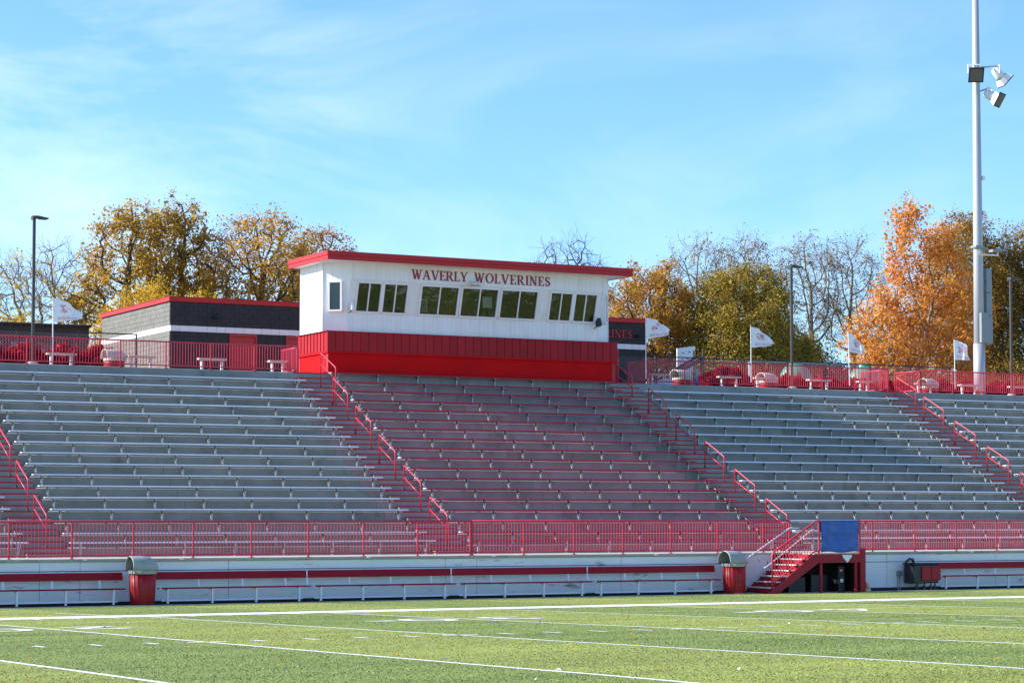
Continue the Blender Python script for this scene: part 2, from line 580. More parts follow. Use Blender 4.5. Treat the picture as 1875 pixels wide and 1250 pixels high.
ys = [-40 + i * 1.0 for i in range(103)]       # -40 .. 62
xs = [-160, -80, -30, 0, 8, 16, 24, 32, 40, 48, 56, 70, 100, 160, 260]
g = MB()
vs = [(x, y, fz(y)) for y in ys for x in xs]
nx = len(xs)
g.add(vs, [(j * nx + i, j * nx + i + 1, (j + 1) * nx + i + 1, (j + 1) * nx + i) for j in range(len(ys) - 1) for i in range(nx - 1)])
field = structure(g.build('football_field', M['turf'], None, smooth=True))
field['label'] = 'artificial turf football field with alternating bands of two greens'

g = MB().add([(-160, 62, fz(62)), (260, 62, fz(62)), (260, 63.2, -0.03), (-160, 63.2, -0.03)], [(0, 1, 2, 3)])
structure(g.build('gutter', M['dirt']))
g = MB().box(-160, 260, 61.9, 62.02, fz(62) - 0.1, fz(62) + 0.02)
structure(g.build('turf_kerb', M['cap_concrete'], bevel=0.008))


def strip(pts, mat, name, wob=0.0, lift=0.004, sub=0.5):
    """a painted band on the field given as a list of (left,right) ground point pairs"""
    m = MB()
    v, f = [], []
    for a, b in pts:
        v.append((a[0], a[1], fz(a[1]) + lift))
        v.append((b[0], b[1], fz(b[1]) + lift))
    for i in range(len(pts) - 1):
        f.append((2 * i, 2 * i + 1, 2 * i + 3, 2 * i + 2))
    m.add(v, f)
    return m.build(name, mat, field)


LX = [8.15 + 4.5 * n for n in range(-3, 15)]
for n, X in enumerate(LX):
    pts = []
    y = 1.2
    while y <= 50.01:
        w = 0.048
        dx = 0.035 * mnoise.noise(Vector((X * 3.1, y * 0.45, 0.3)))
        pts.append(((X - w + dx, y), (X + w + dx, y)))
        y += 0.4 if y > 10 else 1.0
    strip(pts, M['line'], 'yard_line')


def band_x(x0, x1, y0, y1, mat, name, step=2.0, jag=0.0):
    pts = []
    x = x0
    while x <= x1:
        j = jag * mnoise.noise(Vector((x * 0.8, y0, 4.4)))
        pts.append(((x, y1), (x, y0 + j)))
        x += step
    return strip(pts, mat, name, lift=0.006)


for y0 in (50.0, 50.85):
    band_x(-60, 160, y0, min(y0 + 0.85, 51.75), M['line'], 'sideline', step=0.5, jag=0.05 if y0 == 50.0 else 0.0)
band_x(-60, 160, 56.35, 56.45, M['faintline'], 'restraining_line', step=1.0)
strip([((16.5, 55.4), (16.6, 55.4)), ((16.7, 51.9), (16.8, 51.9))], M['line'], 'team_box_line', lift=0.006)
hash_me = MB().add([(-0.05, -0.30, 0), (0.05, -0.30, 0), (0.05, 0.30, 0), (-0.05, 0.30, 0)], [(0, 1, 2, 3)]).mesh('hash_mark', M['line'])
for k in range(-8, 50):
    X = 8.15 + 0.9 * k
    if k % 5 == 0:
        t = MB().add([(X - 0.33, 33.95, fz(34) + 0.008), (X + 0.33, 33.95, fz(34) + 0.008), (X + 0.33, 34.05, fz(34) + 0.008), (X - 0.33, 34.05, fz(34) + 0.008)], [(0, 1, 2, 3)])
        t.build('hash_cross', M['line'], field)
        continue
    if X > 2:
        o = inst('hash_mark', hash_me, field, (X, 34.05, fz(34.05) + 0.006))
        o.rotation_euler = (-math.atan(0.02), 0, 0)
        o = inst('hash_mark', hash_me, field, (X, 49.55, fz(49.55) + 0.006))
        o.rotation_euler = (-math.atan(0.02), 0, 0)


def ribbon(path, w):
    """left/right offset pairs of a 2D polyline (mitred)"""
    out = []
    P = [Vector(p) for p in path]
    for i, p in enumerate(P):
        d1 = (P[i] - P[i - 1]).normalized() if i else (P[1] - P[0]).normalized()
        d2 = (P[i + 1] - P[i]).normalized() if i < len(P) - 1 else d1
        t = (d1 + d2).normalized()
        n = Vector((-t.y, t.x)) * (w / 2 / max(0.55, t.dot(d1)))
        out.append((p + n, p - n))
    return out


def arc(cx, cy, rx, ry, a0, a1, n=12):
    return [(cx + rx * math.cos(R(a0 + (a1 - a0) * i / n)), cy + ry * math.sin(R(a0 + (a1 - a0) * i / n))) for i in range(n + 1)]


DIG = {
    '0': [arc(0.5, 0.8, 0.38, 0.68, 90, 450, 28)],
    '2': [arc(0.5, 1.1, 0.36, 0.38, 170, -30, 12) + [(0.14, 0.13), (0.95, 0.13)]],
    '3': [arc(0.45, 1.13, 0.36, 0.34, 160, -80, 12) + arc(0.45, 0.47, 0.40, 0.34, 70, -160, 14)],
    '4': [[(0.72, 0.0), (0.72, 1.55), (0.08, 0.52), (1.0, 0.52)]],
}


def field_digit(ch, xc, y_bottom):
    """numbers are read from the stand, so they stand on the stand's side of the field and run towards the camera"""
    for path in DIG[ch]:
        pr = ribbon(path, 0.24)
        pts = []
        for a, b in pr:
            f = lambda q: (xc - (q.x - 0.5) * 1.15, y_bottom - q.y * 1.12)
            pts.append((f(a), f(b)))
        strip(pts, M['line'], 'yard_number', lift=0.009)


for n, (X, tens) in enumerate([(12.65, '2'), (21.65, '3'), (30.65, '4'), (39.65, '4')]):
    field_digit(tens, X + 0.95, 43.45)
    field_digit('0', X - 0.95, 43.45)
    s_ = -1 if n < 3 else 1
    ax = X + s_ * 1.75
    if n < 3:
        MB().add([(ax, 42.2, fz(42.2) + 0.009), (ax, 42.75, fz(42.75) + 0.009), (ax - 0.75, 42.45, fz(42.45) + 0.009)], [(0, 1, 2)]).build('direction_arrow', M['line'], field)

# standing turf fibres: fine tufts that give the surface its grain
rt = np.random.default_rng(77)
nT = 260000
ty = 17 + 44.6 * rt.random(nT) ** 1.25
tx = ty * rt.uniform(0.20, 0.92, nT)
keep = np.ones(nT, bool)
for (cx_, cw) in ((12.65, 2.1), (21.65, 2.1), (30.65, 2.1), (39.65, 2.1)):
    keep &= ~((np.abs(tx - cx_) < cw) & (ty > 41.3) & (ty < 43.8))
tx, ty = tx[keep], ty[keep]
nT = len(tx)
d_ = np.abs(ty - 12.0)
tz = 1.02 - 0.02 * np.where(d_ > 10.0, d_, d_ * d_ / 20.0 + 5.0)
lx = np.array(LX)
on = (np.abs(tx[:, None] - lx[None]).min(1) < 0.07) & (ty < 50)
on |= (ty > 49.95) & (ty < 51.75)
hk = (tx - 8.15) / 0.9
on |= (np.abs(hk - np.round(hk)) * 0.9 < 0.06) & (((ty > 33.7) & (ty < 34.4)) | ((ty > 49.2) & (ty < 49.9)))
wd_ = rt.uniform(0.005, 0.013, nT)
ht_ = rt.uniform(0.004, 0.012, nT) * np.where(on, 0.5, 1.0)
an = rt.uniform(0, 3.14159, nT)
ca, sa = np.cos(an) * wd_, np.sin(an) * wd_
lean_x, lean_y = rt.normal(0, 0.008, nT), rt.normal(0, 0.008, nT)
V = np.empty((nT, 3, 3), np.float32)
V[:, 0] = np.stack([tx - ca, ty - sa, tz], 1)
V[:, 1] = np.stack([tx + ca, ty + sa, tz], 1)
V[:, 2] = np.stack([tx + lean_x, ty + lean_y, tz + ht_], 1)
me = bpy.data.meshes.new('turf_fibres')
me.vertices.add(nT * 3)
me.vertices.foreach_set('co', V.ravel())
me.loops.add(nT * 3)
me.loops.foreach_set('vertex_index', np.arange(nT * 3, dtype=np.int32))
me.polygons.add(nT)
me.polygons.foreach_set('loop_start', np.arange(0, nT * 3, 3, dtype=np.int32))
me.polygons.foreach_set('loop_total', np.full(nT, 3, dtype=np.int32))
for q_ in ('turf', 'line', 'drytuft', 'darktuft'):
    me.materials.append(M[q_])
mi_ = np.where(on, 1, rt.choice([0, 2, 3], nT, p=[0.84, 0.12, 0.04]))
me.polygons.foreach_set('material_index', mi_.astype(np.int32))
me.update()
tfo = bpy.data.objects.new('turf_fibres', me)
COL.objects.link(tfo)
stuff(tag(tfo, 'short standing fibres of the artificial turf', 'turf'))

# fallen leaves on the turf
g = MB()
rl = random.Random(3)
for i in range(130):
    y = rl.uniform(16, 61.5)
    x = y * rl.uniform(0.24, 0.86)
    s_ = rl.uniform(0.018, 0.04)
    a = rl.uniform(0, 6.28)
    z = fz(y) + 0.012
    c, d = math.cos(a) * s_, math.sin(a) * s_
    g.add([(x + c, y + d, z), (x - d, y + c, z + s_ * 0.7), (x - c, y - d, z), (x + d, y - c, z + s_ * 0.5)], [(0, 1, 2, 3)], rl.choice([0, 0, 1, 1, 2]))
fl = stuff(g.build('fallen_leaves', [LEAF['orange'], LEAF['brown'], M['paper']]))
tag(fl, 'orange and brown fallen leaves strewn over the turf', 'leaves')

# ------------------------------------------------------------------ the stand
SEATY = [66.03 + 0.678 * i for i in range(18)]
FLOOR = [1.35] + [1.266 + 0.367 * i for i in range(1, 19)]
SEATZ = [1.80] + [1.706 + 0.367 * i for i in range(1, 18)]
FLOOR[18] = 7.92
RISER = [y + 0.28 for y in SEATY]
AISLE = [(18.90, 20.20), (32.38, 33.66), (45.92, 47.12), (59.55, 60.90)]
RAILX = [19.58, 33.0, 46.5, 60.1]
XL, XR = -2.0, 84.0
CZ = 7.92

# front wall
wall = thing('retaining_wall', 'weathered white retaining wall along the foot of the stand', 'wall', (30, 63, 0))
edges = [-20, -4, 4.5, 10.8, 18.4, 19.58, 24.1, 31.25, 32.35, 37.6, 43.4, 46.5, 48.3, 53.1, 58.0, 64.0, 70.2, 80, 100]
for a, b in zip(edges[:-1], edges[1:]):
    MB().box(a + 0.006, b - 0.006, 63.0, 63.25, -0.2, 0.985).build('wall_panel', M['wall_white'], wall, bevel=0.008)
    MB().box(a + 0.006, b - 0.006, 63.0, 63.25, 1.006, 1.262).build('wall_band', M['wall_white'], wall, bevel=0.006)
MB().box(-20, 100, 63.03, 63.3, -0.2, 1.25).build('wall_core', M['dirt'], wall)
MB().box(-20, 100, 62.975, 62.999, -0.2, 0.115).build('foot_shade_strip', M['shadestrip'], wall)  # painted-in shade, with dirt splash, along the wall foot
cap = MB().box(-20, 100, 62.94, 63.35, 1.266, 1.348).build('wall_cap', M['cap_concrete'], wall, bevel=0.012)
for X in (19.7, 22.6, 28.6, 32.9, 38.9, 52.0):
    MB().box(X - 0.06, X + 0.06, 62.90, 62.939, 1.30, 1.338).build('cap_clip', M['white'], wall, bevel=0.004)
walk = MB().box(-20, 100, 63.35, SEATY[0] + 0.3, 1.0, 1.345).build('walkway', M['cap_concrete'])
structure(walk)

stand = thing('grandstand', 'stepped grey concrete grandstand rising behind the red railing', 'grandstand', (30, 66, 1.3))
PL = 6.77


def step_mesh(h, d):
    return MB().prism([(0, -0.1), (d, -0.1), (d, h), (0.13, h), (0.012, h - 0.022), (0, h - 0.034)], 'x', 0.005, PL - 0.005).mesh('concrete_step', M['concrete'])


for i in range(18):
    h = FLOOR[i + 1] - FLOOR[i]
    d = 0.74
    x = -2.2
    me = step_mesh(h, d)
    mep = me.copy()
    mep.materials.clear()
    mep.materials.append(M['pink_concrete'])
    while x < XR:
        inst('concrete_step', mep if 32.5 < x + 3 < 46 and i < 17 else me, stand, (x, RISER[i], FLOOR[i]))
        x += PL
MB().box(XL - 3, XR, RISER[0] + 0.3, 78.3, -0.1, 1.3).build('understructure', M['dirt'], stand)
# concourse behind the stand
pav = MB().box(-160, 260, RISER[17] + 0.735, 86.0, 7.4, CZ - 0.02).build('concourse', M['paving'])
structure(pav)
lawn = MB().add([(-500, 85.9, CZ - 0.03), (600, 85.9, CZ - 0.03), (600, 700, CZ - 0.03), (-500, 700, CZ - 0.03)], [(0, 1, 2, 3)]).build('lawn', M['lawn'])
structure(lawn)

# aisle stairs: a half step before every riser, red nosings on both
for ai, (a, b) in enumerate(AISLE):
    which = ['leftmost aisle', 'aisle left of the red seats', 'aisle right of the red seats', 'rightmost aisle'][ai]
    t = thing('aisle_stair', 'concrete aisle steps with red nosings, ' + which, 'stairs', ((a + b) / 2, 65.8, 1.35), 'aisle stairs of the stand')
    w = b - a
    nose = MB().box(0, w + 0.10, -0.014, 0.05, -0.045, 0.006).mesh('nosing', M['red'], bevel=0.006)
    blocks = {}
    for i in range(18):
        h = round((FLOOR[i + 1] - FLOOR[i]) / 2, 4)
        if h not in blocks:
            blocks[h] = MB().box(0.004, w - 0.004, 0, 0.36, -0.02, h).mesh('step', M['concrete'], bevel=0.008)
        s_ = inst('step', blocks[h], t, (a, RISER[i] - 0.339, FLOOR[i]))
        inst('nosing', nose, s_, (a - 0.10, RISER[i] - 0.339, FLOOR[i] + h))
        inst('nosing', nose, t, (a - 0.10, RISER[i], FLOOR[i + 1]))

# bleacher planks, each row of each block one bench
brk = MB()
brk.prism([(0.24, -0.10), (0.24, -0.052), (0.012, -0.052), (0.012, -0.088), (0.06, -0.15), (0.075, -0.43), (0.15, -0.43), (0.15, -0.14)], 'x', -0.028, 0.028)
brk_me = brk.mesh('bracket', M['galv'], bevel=0.004)
brk_dark = brk_me
leg_me = MB().box(-0.03, 0.03, 0.02, 0.10, -0.45, -0.052).box(-0.03, 0.03, 0.015, 0.24, -0.085, -0.0525).mesh('leg', M['galv'])
BLOCKS = [('left_edge', 6.75, 18.95, 'alu', 'grey', 'block at the left picture edge', range(0, 8)),
          ('left', 20.24, 32.40, 'alu', 'grey', 'block left of the red seats', range(0, 17)),
          ('red', 33.69, 45.95, 'redseat', 'red', 'block below the press box', range(0, 18)),
          ('right', 47.10, 59.62, 'alu', 'grey', 'block right of the red seats', range(0, 17)),
          ('right_edge', 60.86, 73.0, 'alu', 'grey', 'block at the right picture edge', range(4, 17))]
for bname, a, b, mt, colr, where, rows in BLOCKS:
    L = b - a
    plank_me = MB().box(0.055, L - 0.0, 0, 0.245, -0.05, 0).mesh('plank', M[mt], bevel=0.01)
    cap_me = MB().box(0.0, 0.05, 0.004, 0.241, -0.047, -0.003).mesh('end_cap', M['alu'], bevel=0.008)
    group = {'grey': 'grey bleacher planks', 'red': 'red bleacher planks'}[colr]
    for i in rows:
        wear = ''
        t = thing('bleacher_bench', f'{colr} bleacher plank, {ORD[i]} row up, {where}', 'bench', (a, SEATY[i], SEATZ[i]), group)
        pk = inst('plank', plank_me, t, (a, SEATY[i] + random.uniform(-0.008, 0.008), SEATZ[i] + random.uniform(-0.004, 0.004)))
        pk.rotation_euler = (random.uniform(-0.02, 0.02), random.uniform(-0.0007, 0.0007), 0)
        inst('end_cap', cap_me, t, (a, SEATY[i], SEATZ[i]))
        n = 8
        for k in range(n):
            x = a + 0.30 + (L - 0.62) * k / (n - 1)
            inst('leg' if i == 0 else 'bracket', leg_me if i == 0 else brk_me, t, (x, SEATY[i], SEATZ[i]))


# ------------------------------------------------------------------ railings
def railing(label, pts_posts, y, z, h, axis='x', group='red railings', fixed=0.0, kick=0.10, pr=0.03, spacing=0.107, mat='redrail', other=None):
    """picket railing along x (axis='x', at depth y) or along y (axis='y', at x = fixed)"""
    p0 = pts_posts[0]
    loc = (p0, y, z) if axis == 'x' else (fixed, p0, z)
    t = thing('railing', label, 'railing', loc, group)

    def P(u, zz):
        return (u, y, zz) if axis == 'x' else (fixed, u, zz)
    m = MB().path([(0, 0, 0), (0, 0, h + 0.015)], pr, 10).box(-0.06, 0.06, -0.06, 0.06, 0.0, 0.012).mesh('post', M[mat], smooth=False)
    for u in pts_posts:
        inst('post', m, t, P(u, z))
    MB().path([P(pts_posts[0], z + h), P(pts_posts[-1], z + h)], 0.028, 10).build('top_rail', M[mat], t, smooth=True)
    MB().path([P(pts_posts[0], z + kick), P(pts_posts[-1], z + kick)], 0.022, 8).build('bottom_rail', M[mat], t, smooth=True)
    bm_ = MB().box(-0.0095, 0.0095, -0.0095, 0.0095, kick, h).mesh('baluster', M[mat])
    for u0, u1 in zip(pts_posts[:-1], pts_posts[1:]):
        n = max(1, int(round((u1 - u0) / spacing)))
        for k in range(1, n):
            inst('baluster', bm_, t, P(u0 + (u1 - u0) * k / n, z))
    return t


LP = lambda a, n: [a + 1.83 * k for k in range(n)]
railing('red picket railing on the white wall, left part in front of the grey seats', LP(13.88, 11), 63.12, 1.348, 1.075)
railing('red picket railing on the white wall, between it and the red seats', LP(32.25, 7) + [44.30], 63.12, 1.348, 1.075)
railing('red picket railing on the white wall, right of the blue tarpaulin', [47.25, 47.78] + LP(49.61, 6), 63.12, 1.348, 1.065)
UY = 77.95
UP = lambda a, n, d=1.71: [a + d * k for k in range(n)]
railing('red picket railing along the concourse edge, left of the press box', UP(32.48 - 1.71 * 9, 10), UY, CZ, 0.96, group='upper red railings')
railing('red picket railing along the concourse edge, between press box and right aisle', UP(47.86, 8, 1.717), UY, CZ, 0.96, group='upper red railings')
railing('red picket railing along the concourse edge, under the tall light mast', UP(61.70, 8, 1.727), UY, CZ, 0.96, group='upper red railings')
railing('short red railing return next to the press box left corner', [UY + 0.03, 79.55], 0, CZ, 0.93, axis='y', fixed=32.53, group='upper red railings')
railing('short red railing return right of the press box, by the dark wall', [UY + 0.03, 79.5], 0, CZ, 0.93, axis='y', fixed=47.80, group='upper red railings')
railing('short red railing return left of the top of the right aisle', [UY + 0.03, 79.9], 0, CZ, 0.93, axis='y', fixed=59.93, group='upper red railings')
railing('short red railing return right of the top of the right aisle', [UY + 0.03, 79.7], 0, CZ, 0.93, axis='y', fixed=61.64, group='upper red railings')


def aisle_rail(x, yf, yr, zf, zr, footf, footr, label):
    t = thing('aisle_handrail', label, 'handrail', (x, yf, footf), 'red tube handrails in the aisles')
    rr = 0.024
    c = 0.07
    sl = (zr - zf) / (yr - yf)
    MB().path([(x, yr, footr), (x, yr, zr - c), (x, yr - c * 0.35, zr - c * 0.25), (x, yr - c * 1.2, zr - c * 1.2 * sl), (x, yf + c * 0.6, zf + c * 0.6 * sl), (x, yf, zf - 0.02), (x, yf, footf)], rr, 8).build('frame_tube', M['redrail'], t, smooth=True)
    MB().path([(x, yr, zr - 0.42), (x, yf, zf - 0.42)], 0.019, 8).build('mid_rail', M['redrail'], t, smooth=True)
    for yy, ff in ((yf, footf), (yr, footr)):
        MB().lathe([(0.06, 0.0), (0.058, 0.018), (0.03, 0.05)], 10, (x, yy, ff)).build('foot_plate', M['black'], t)


def stair_z(y):
    z = 1.35
    for i in range(18):
        h = FLOOR[i + 1] - FLOOR[i]
        if y >= RISER[i] - 0.339:
            z = FLOOR[i] + h / 2
        if y >= RISER[i]:
            z = FLOOR[i + 1]
    return z


for ai, x in enumerate(RAILX):
    nm = ['leftmost aisle', 'aisle left of the red seats', 'aisle right of the red seats', 'rightmost aisle'][ai]
    for k in range(6):
        yf = 66.38 + 2.02 * k
        yr = yf + 1.31
        zf = 2.595 + 1.095 * k
        if k == 5:
            yf, yr, zf = [(76.3, 77.6, 7.93), (75.55, 76.95, 7.98), (77.02, 78.35, 8.10), (76.31, 77.7, 7.93)][ai]
        zr = zf + 0.62
        aisle_rail(x, yf, yr, zf, zr, stair_z(yf), min(CZ, stair_z(yr)), f'red tube handrail in the {nm}, {ORD[k]} from the bottom')

# ------------------------------------------------------------------ press box
GLYPH = {}


def stroke(p, q, w):
    return [(p[0] - w / 2, p[1]), (p[0] + w / 2, p[1]), (q[0] + w / 2, q[1]), (q[0] - w / 2, q[1])]


def rect(a, b, c, d):
    return [(a, c), (b, c), (b, d), (a, d)]


T, N_, S_ = 0.17, 0.07, 0.055
GLYPH['W'] = (1.24, [stroke((.16, 1), (.42, 0), T), stroke((.66, 1), (.44, 0), N_), stroke((.60, 1), (.84, 0), T), stroke((1.10, 1), (.86, 0), N_), rect(0, .33, 1 - S_, 1), rect(.96, 1.24, 1 - S_, 1)])
GLYPH['A'] = (0.96, [stroke((.46, 1), (.13, 0), N_), stroke((.47, 1), (.79, 0), T), rect(.24, .70, .31, .38), rect(0, .27, 0, S_), rect(.60, .96, 0, S_)])
GLYPH['V'] = (0.96, [stroke((.16, 1), (.48, 0), T), stroke((.83, 1), (.50, 0), N_), rect(0, .34, 1 - S_, 1), rect(.68, .96, 1 - S_, 1)])
GLYPH['E'] = (0.72, [rect(.09, .26, 0, 1), rect(.0, .64, 1 - S_, 1), rect(.58, .64, .77, 1), rect(.2, .48, .475, .535), rect(.44, .48, .39, .62), rect(0, .68, 0, S_), rect(.62, .68, 0, .24)])
GLYPH['L'] = (0.68, [rect(.09, .26, 0, 1), rect(0, .36, 1 - S_, 1), rect(0, .65, 0, S_), rect(.59, .65, 0, .26)])
GLYPH['I'] = (0.36, [rect(.095, .265, 0, 1), rect(0, .36, 1 - S_, 1), rect(0, .36, 0, S_)])
GLYPH['N'] = (0.94, [rect(.12, .19, 0, 1), stroke((.17, 1), (.74, 0), .19), rect(.73, .80, 0, 1), rect(0, .26, 1 - S_, 1), rect(.62, .94, 1 - S_, 1), rect(0, .32, 0, S_)])
GLYPH['Y'] = (0.92, [stroke((.15, 1), (.44, .43), T), stroke((.80, 1), (.47, .43), N_), rect(.365, .535, 0, .5), rect(0, .33, 1 - S_, 1), rect(.66, .92, 1 - S_, 1), rect(.27, .63, 0, S_)])


def ring(cx, cy, rx, ry, ix, iy, a0=0, a1=360, n=28):
    q = []
    for k in range(n):
        t0, t1 = R(a0 + (a1 - a0) * k / n), R(a0 + (a1 - a0) * (k + 1) / n)
        q.append([(cx + ix * math.cos(t0), cy + iy * math.sin(t0)), (cx + rx * math.cos(t0), cy + ry * math.sin(t0)), (cx + rx * math.cos(t1), cy + ry * math.sin(t1)), (cx + ix * math.cos(t1), cy + iy * math.sin(t1))])
    return q


GLYPH['O'] = (0.96, ring(.48, .5, .48, .51, .30, .455))
GLYPH['R'] = (0.92, [rect(.09, .26, 0, 1), rect(0, .36, 0, S_), rect(0, .2, 1 - S_, 1), rect(.2, .40, 1 - S_, 1), rect(.2, .40, .47, .525)] + ring(.38, .735, .36, .265, .19, .21, -90, 90, 14) + [stroke((.42, .50), (.76, 0), .18), rect(.68, .94, 0, S_)])
sp = []
for k in range(25):
    u = k / 24
    a = R(35 + 235 * min(1, u * 2)) if u <= 0.5 else R(90 - 235 * (u - 0.5) * 2)
    c = (0.31, 0.745) if u <= 0.5 else (0.31, 0.255)
    sp.append((c[0] + 0.215 * math.cos(a), c[1] + 0.215 * math.sin(a)))
sq = []
for k in range(24):
    a, b = Vector(sp[k]), Vector(sp[k + 1])
    pr = Vector(sp[max(0, k - 1)])
    nx_ = Vector(sp[min(24, k + 2)])
    wa = 0.04 + 0.055 * math.exp(-((k - 12) / 6.0) ** 2)
    wb = 0.04 + 0.055 * math.exp(-((k + 1 - 12) / 6.0) ** 2)
    ta, tb = (b - pr).normalized(), (nx_ - a).normalized()
    na, nb = Vector((-ta.y, ta.x)), Vector((-tb.y, tb.x))
    sq.append([tuple(a + na * wa), tuple(a - na * wa), tuple(b - nb * wb), tuple(b + nb * wb)])
GLYPH['S'] = (0.62, sq + [rect(.47, .53, .72, .96), rect(.08, .14, .04, .28)])


def letters(word, x0, x1, y, z0, h, mat, parent, thick=0.035):
    adv = sum(GLYPH[c][0] for c in word)
    gap = ((x1 - x0) / h - adv) / (len(word) - 1)
    u = 0.0
    for c in word:
        wd, polys = GLYPH[c]
        m = MB()
        for j, p in enumerate(polys):
            area = sum(p[i][0] * p[(i + 1) % len(p)][1] - p[(i + 1) % len(p)][0] * p[i][1] for i in range(len(p)))
            q = p if area > 0 else p[::-1]
            off = 0.0008 * (j % 7)
            m.prism([(x0 + (u + a) * h, z0 + b * h) for a, b in q][::-1], 'y', y + thick - off, y - off)
        m.build('letter', mat, parent)
        u += wd + gap


pb = thing('press_box', 'white and red press box with flat red roof above the red seats', 'building', (40, 78.1, CZ))
# red base and its trims
MB().box(33.81, 46.33, 78.10, 80.93, 7.5, 8.735).build('base', M['redbase'], pb, bevel=0.01)
for (yy0, yy1) in ((78.085, 78.30), (78.42, 78.50), (80.80, 80.945)):
    MB().box(33.79, 33.808, yy0, yy1, 7.9, 8.735).build('corner_trim', M['red'], pb)
MB().box(46.20, 46.345, 78.085, 78.098, 7.9, 8.735).build('corner_trim', M['red'], pb)
MB().box(33.74, 46.44, 78.02, 78.115, 8.70, 8.775).build('drip_flashing', M['redbase'], pb, bevel=0.006)
MB().box(33.735, 33.83, 78.118, 80.96, 8.70, 8.775).build('drip_flashing', M['redbase'], pb, bevel=0.006)
# red standing-seam panels
MB().box(33.80, 46.40, 78.085, 80.94, 8.74, 9.525).build('band_core', M['redbase'], pb)
npan = 37
pw = (46.44 - 33.74) / npan
pm = MB().box(0.002, pw - 0.002, 0.0, 0.03, 8.776, 9.53).box(0.004, 0.028, -0.028, -0.0005, 8.778, 9.528).box(pw * 0.5, pw * 0.5 + 0.012, -0.006, -0.0005, 8.78, 9.526).mesh('siding_panel', M['redpanel'])
for k in range(npan):
    inst('siding_panel', pm, pb, (33.74 + pw * k, 78.05, 0))
nsp = 9
pw2 = (80.94 - 78.09) / nsp
pm2 = MB().box(0.0, 0.03, 0.002, pw2 - 0.002, 8.776, 9.53).box(-0.028, -0.0005, 0.004, 0.028, 8.778, 9.528).mesh('siding_panel', M['redpanel'])
for k in range(nsp):
    inst('siding_panel', pm2, pb, (33.765, 78.09 + pw2 * k, 0))
MB().box(33.70, 46.46, 78.01, 80.95, 9.531, 9.548).build('band_cap', M['red'], pb)


def grooved(quad, name, mat, parent, pitch=0.2, depth=0.006, thick=0.05):
    """siding sheet: quad = bottom-left, bottom-right, top-right, top-left (seen from outside), vertical grooves as real recesses"""
    bl, br, tr, tl = [Vector(p) for p in quad]
    n = (br - bl).cross(tl - bl).normalized()
    L = max((br - bl).length, (tr - tl).length)
    cnt = max(1, int(round(L / pitch)))
    us = []
    for k in range(cnt):
        a, b = k / cnt, (k + 1) / cnt
        gw = 0.012 / L / 2
        us += [(a, 1), (a + gw, 1), (a + gw, 0), (b - gw, 0), (b - gw, 1)]
    us.append((1.0, 1))
    v = []
    for u, s in us:
        o = n * (-depth if s else 0)
        v.append(bl.lerp(br, u) + o)
        v.append(tl.lerp(tr, u) + o)
    f = [(2 * i, 2 * i + 2, 2 * i + 3, 2 * i + 1) for i in range(len(us) - 1)]
    back = [p - n * thick for p in (bl, br, tr, tl)]
    m = MB().add(v, f)
    m.add([bl - n * depth, br - n * depth, tr - n * depth, tl - n * depth] + back, [(4, 7, 6, 5), (0, 4, 5, 1), (1, 5, 6, 2), (2, 6, 7, 3), (3, 7, 4, 0)])
    return m.build(name, mat, parent)


ZB, ZS, ZT, ZR = 9.548, 10.25, 11.53, 12.165
YB, YT = 78.20, 77.85
XA, XB = 34.65, 45.62
sid = M['siding']
grooved([(33.81, 80.93, ZB), (33.81, 78.66, ZB), (33.81, 78.66, ZR), (33.81, 80.93, ZR)], 'side_siding', sid, pb)
grooved([(46.33, 78.66, ZB), (46.33, 80.93, ZB), (46.33, 80.93, ZR), (46.33, 78.66, ZR)], 'side_siding', sid, pb)
grooved([(46.33, 80.93, ZB), (33.81, 80.93, ZB), (33.81, 80.93, ZR), (46.33, 80.93, ZR)], 'rear_siding', sid, pb)
grooved([(XA, YB, ZB), (XB, YB, ZB), (XB, YB, ZS), (XA, YB, ZS)], 'front_siding', sid, pb)
grooved([(XA, YT, ZT), (XB + 0.05, YT, ZT), (XB + 0.05, YT, ZR), (XA, YT, ZR)], 'front_siding', sid, pb)


def at_slant(x, z, out=0.0):
    """point on the outward-leaning window band"""
    t = (z - ZS) / (ZT - ZS)
    nrm = Vector((0, -(ZT - ZS), -(YB - YT))).normalized()
    return Vector((x, YB + (YT - YB) * t, z)) + nrm * out


WINS = [(34.92, 35.93, 'a'), (36.02, 37.04, 'b'), (37.60, 39.23, 'c'), (39.35, 40.96, 'd'), (41.08, 42.72, 'e'), (43.28, 44.30, 'f'), (44.40, 45.42, 'g')]
GZ0, GZ1 = 10.335, 11.415


def slant_panel(x0, x1, z0, z1, name, mat, parent, o0=-0.05, o1=0.0):
    v = [at_slant(x, z, o) for o in (o0, o1) for z in (z0, z1) for x in (x0, x1)]
    return MB().add(v, [(0, 2, 3, 1), (4, 5, 7, 6), (0, 1, 5, 4), (2, 6, 7, 3), (0, 4, 6, 2), (1, 3, 7, 5)]).build(name, mat, parent)


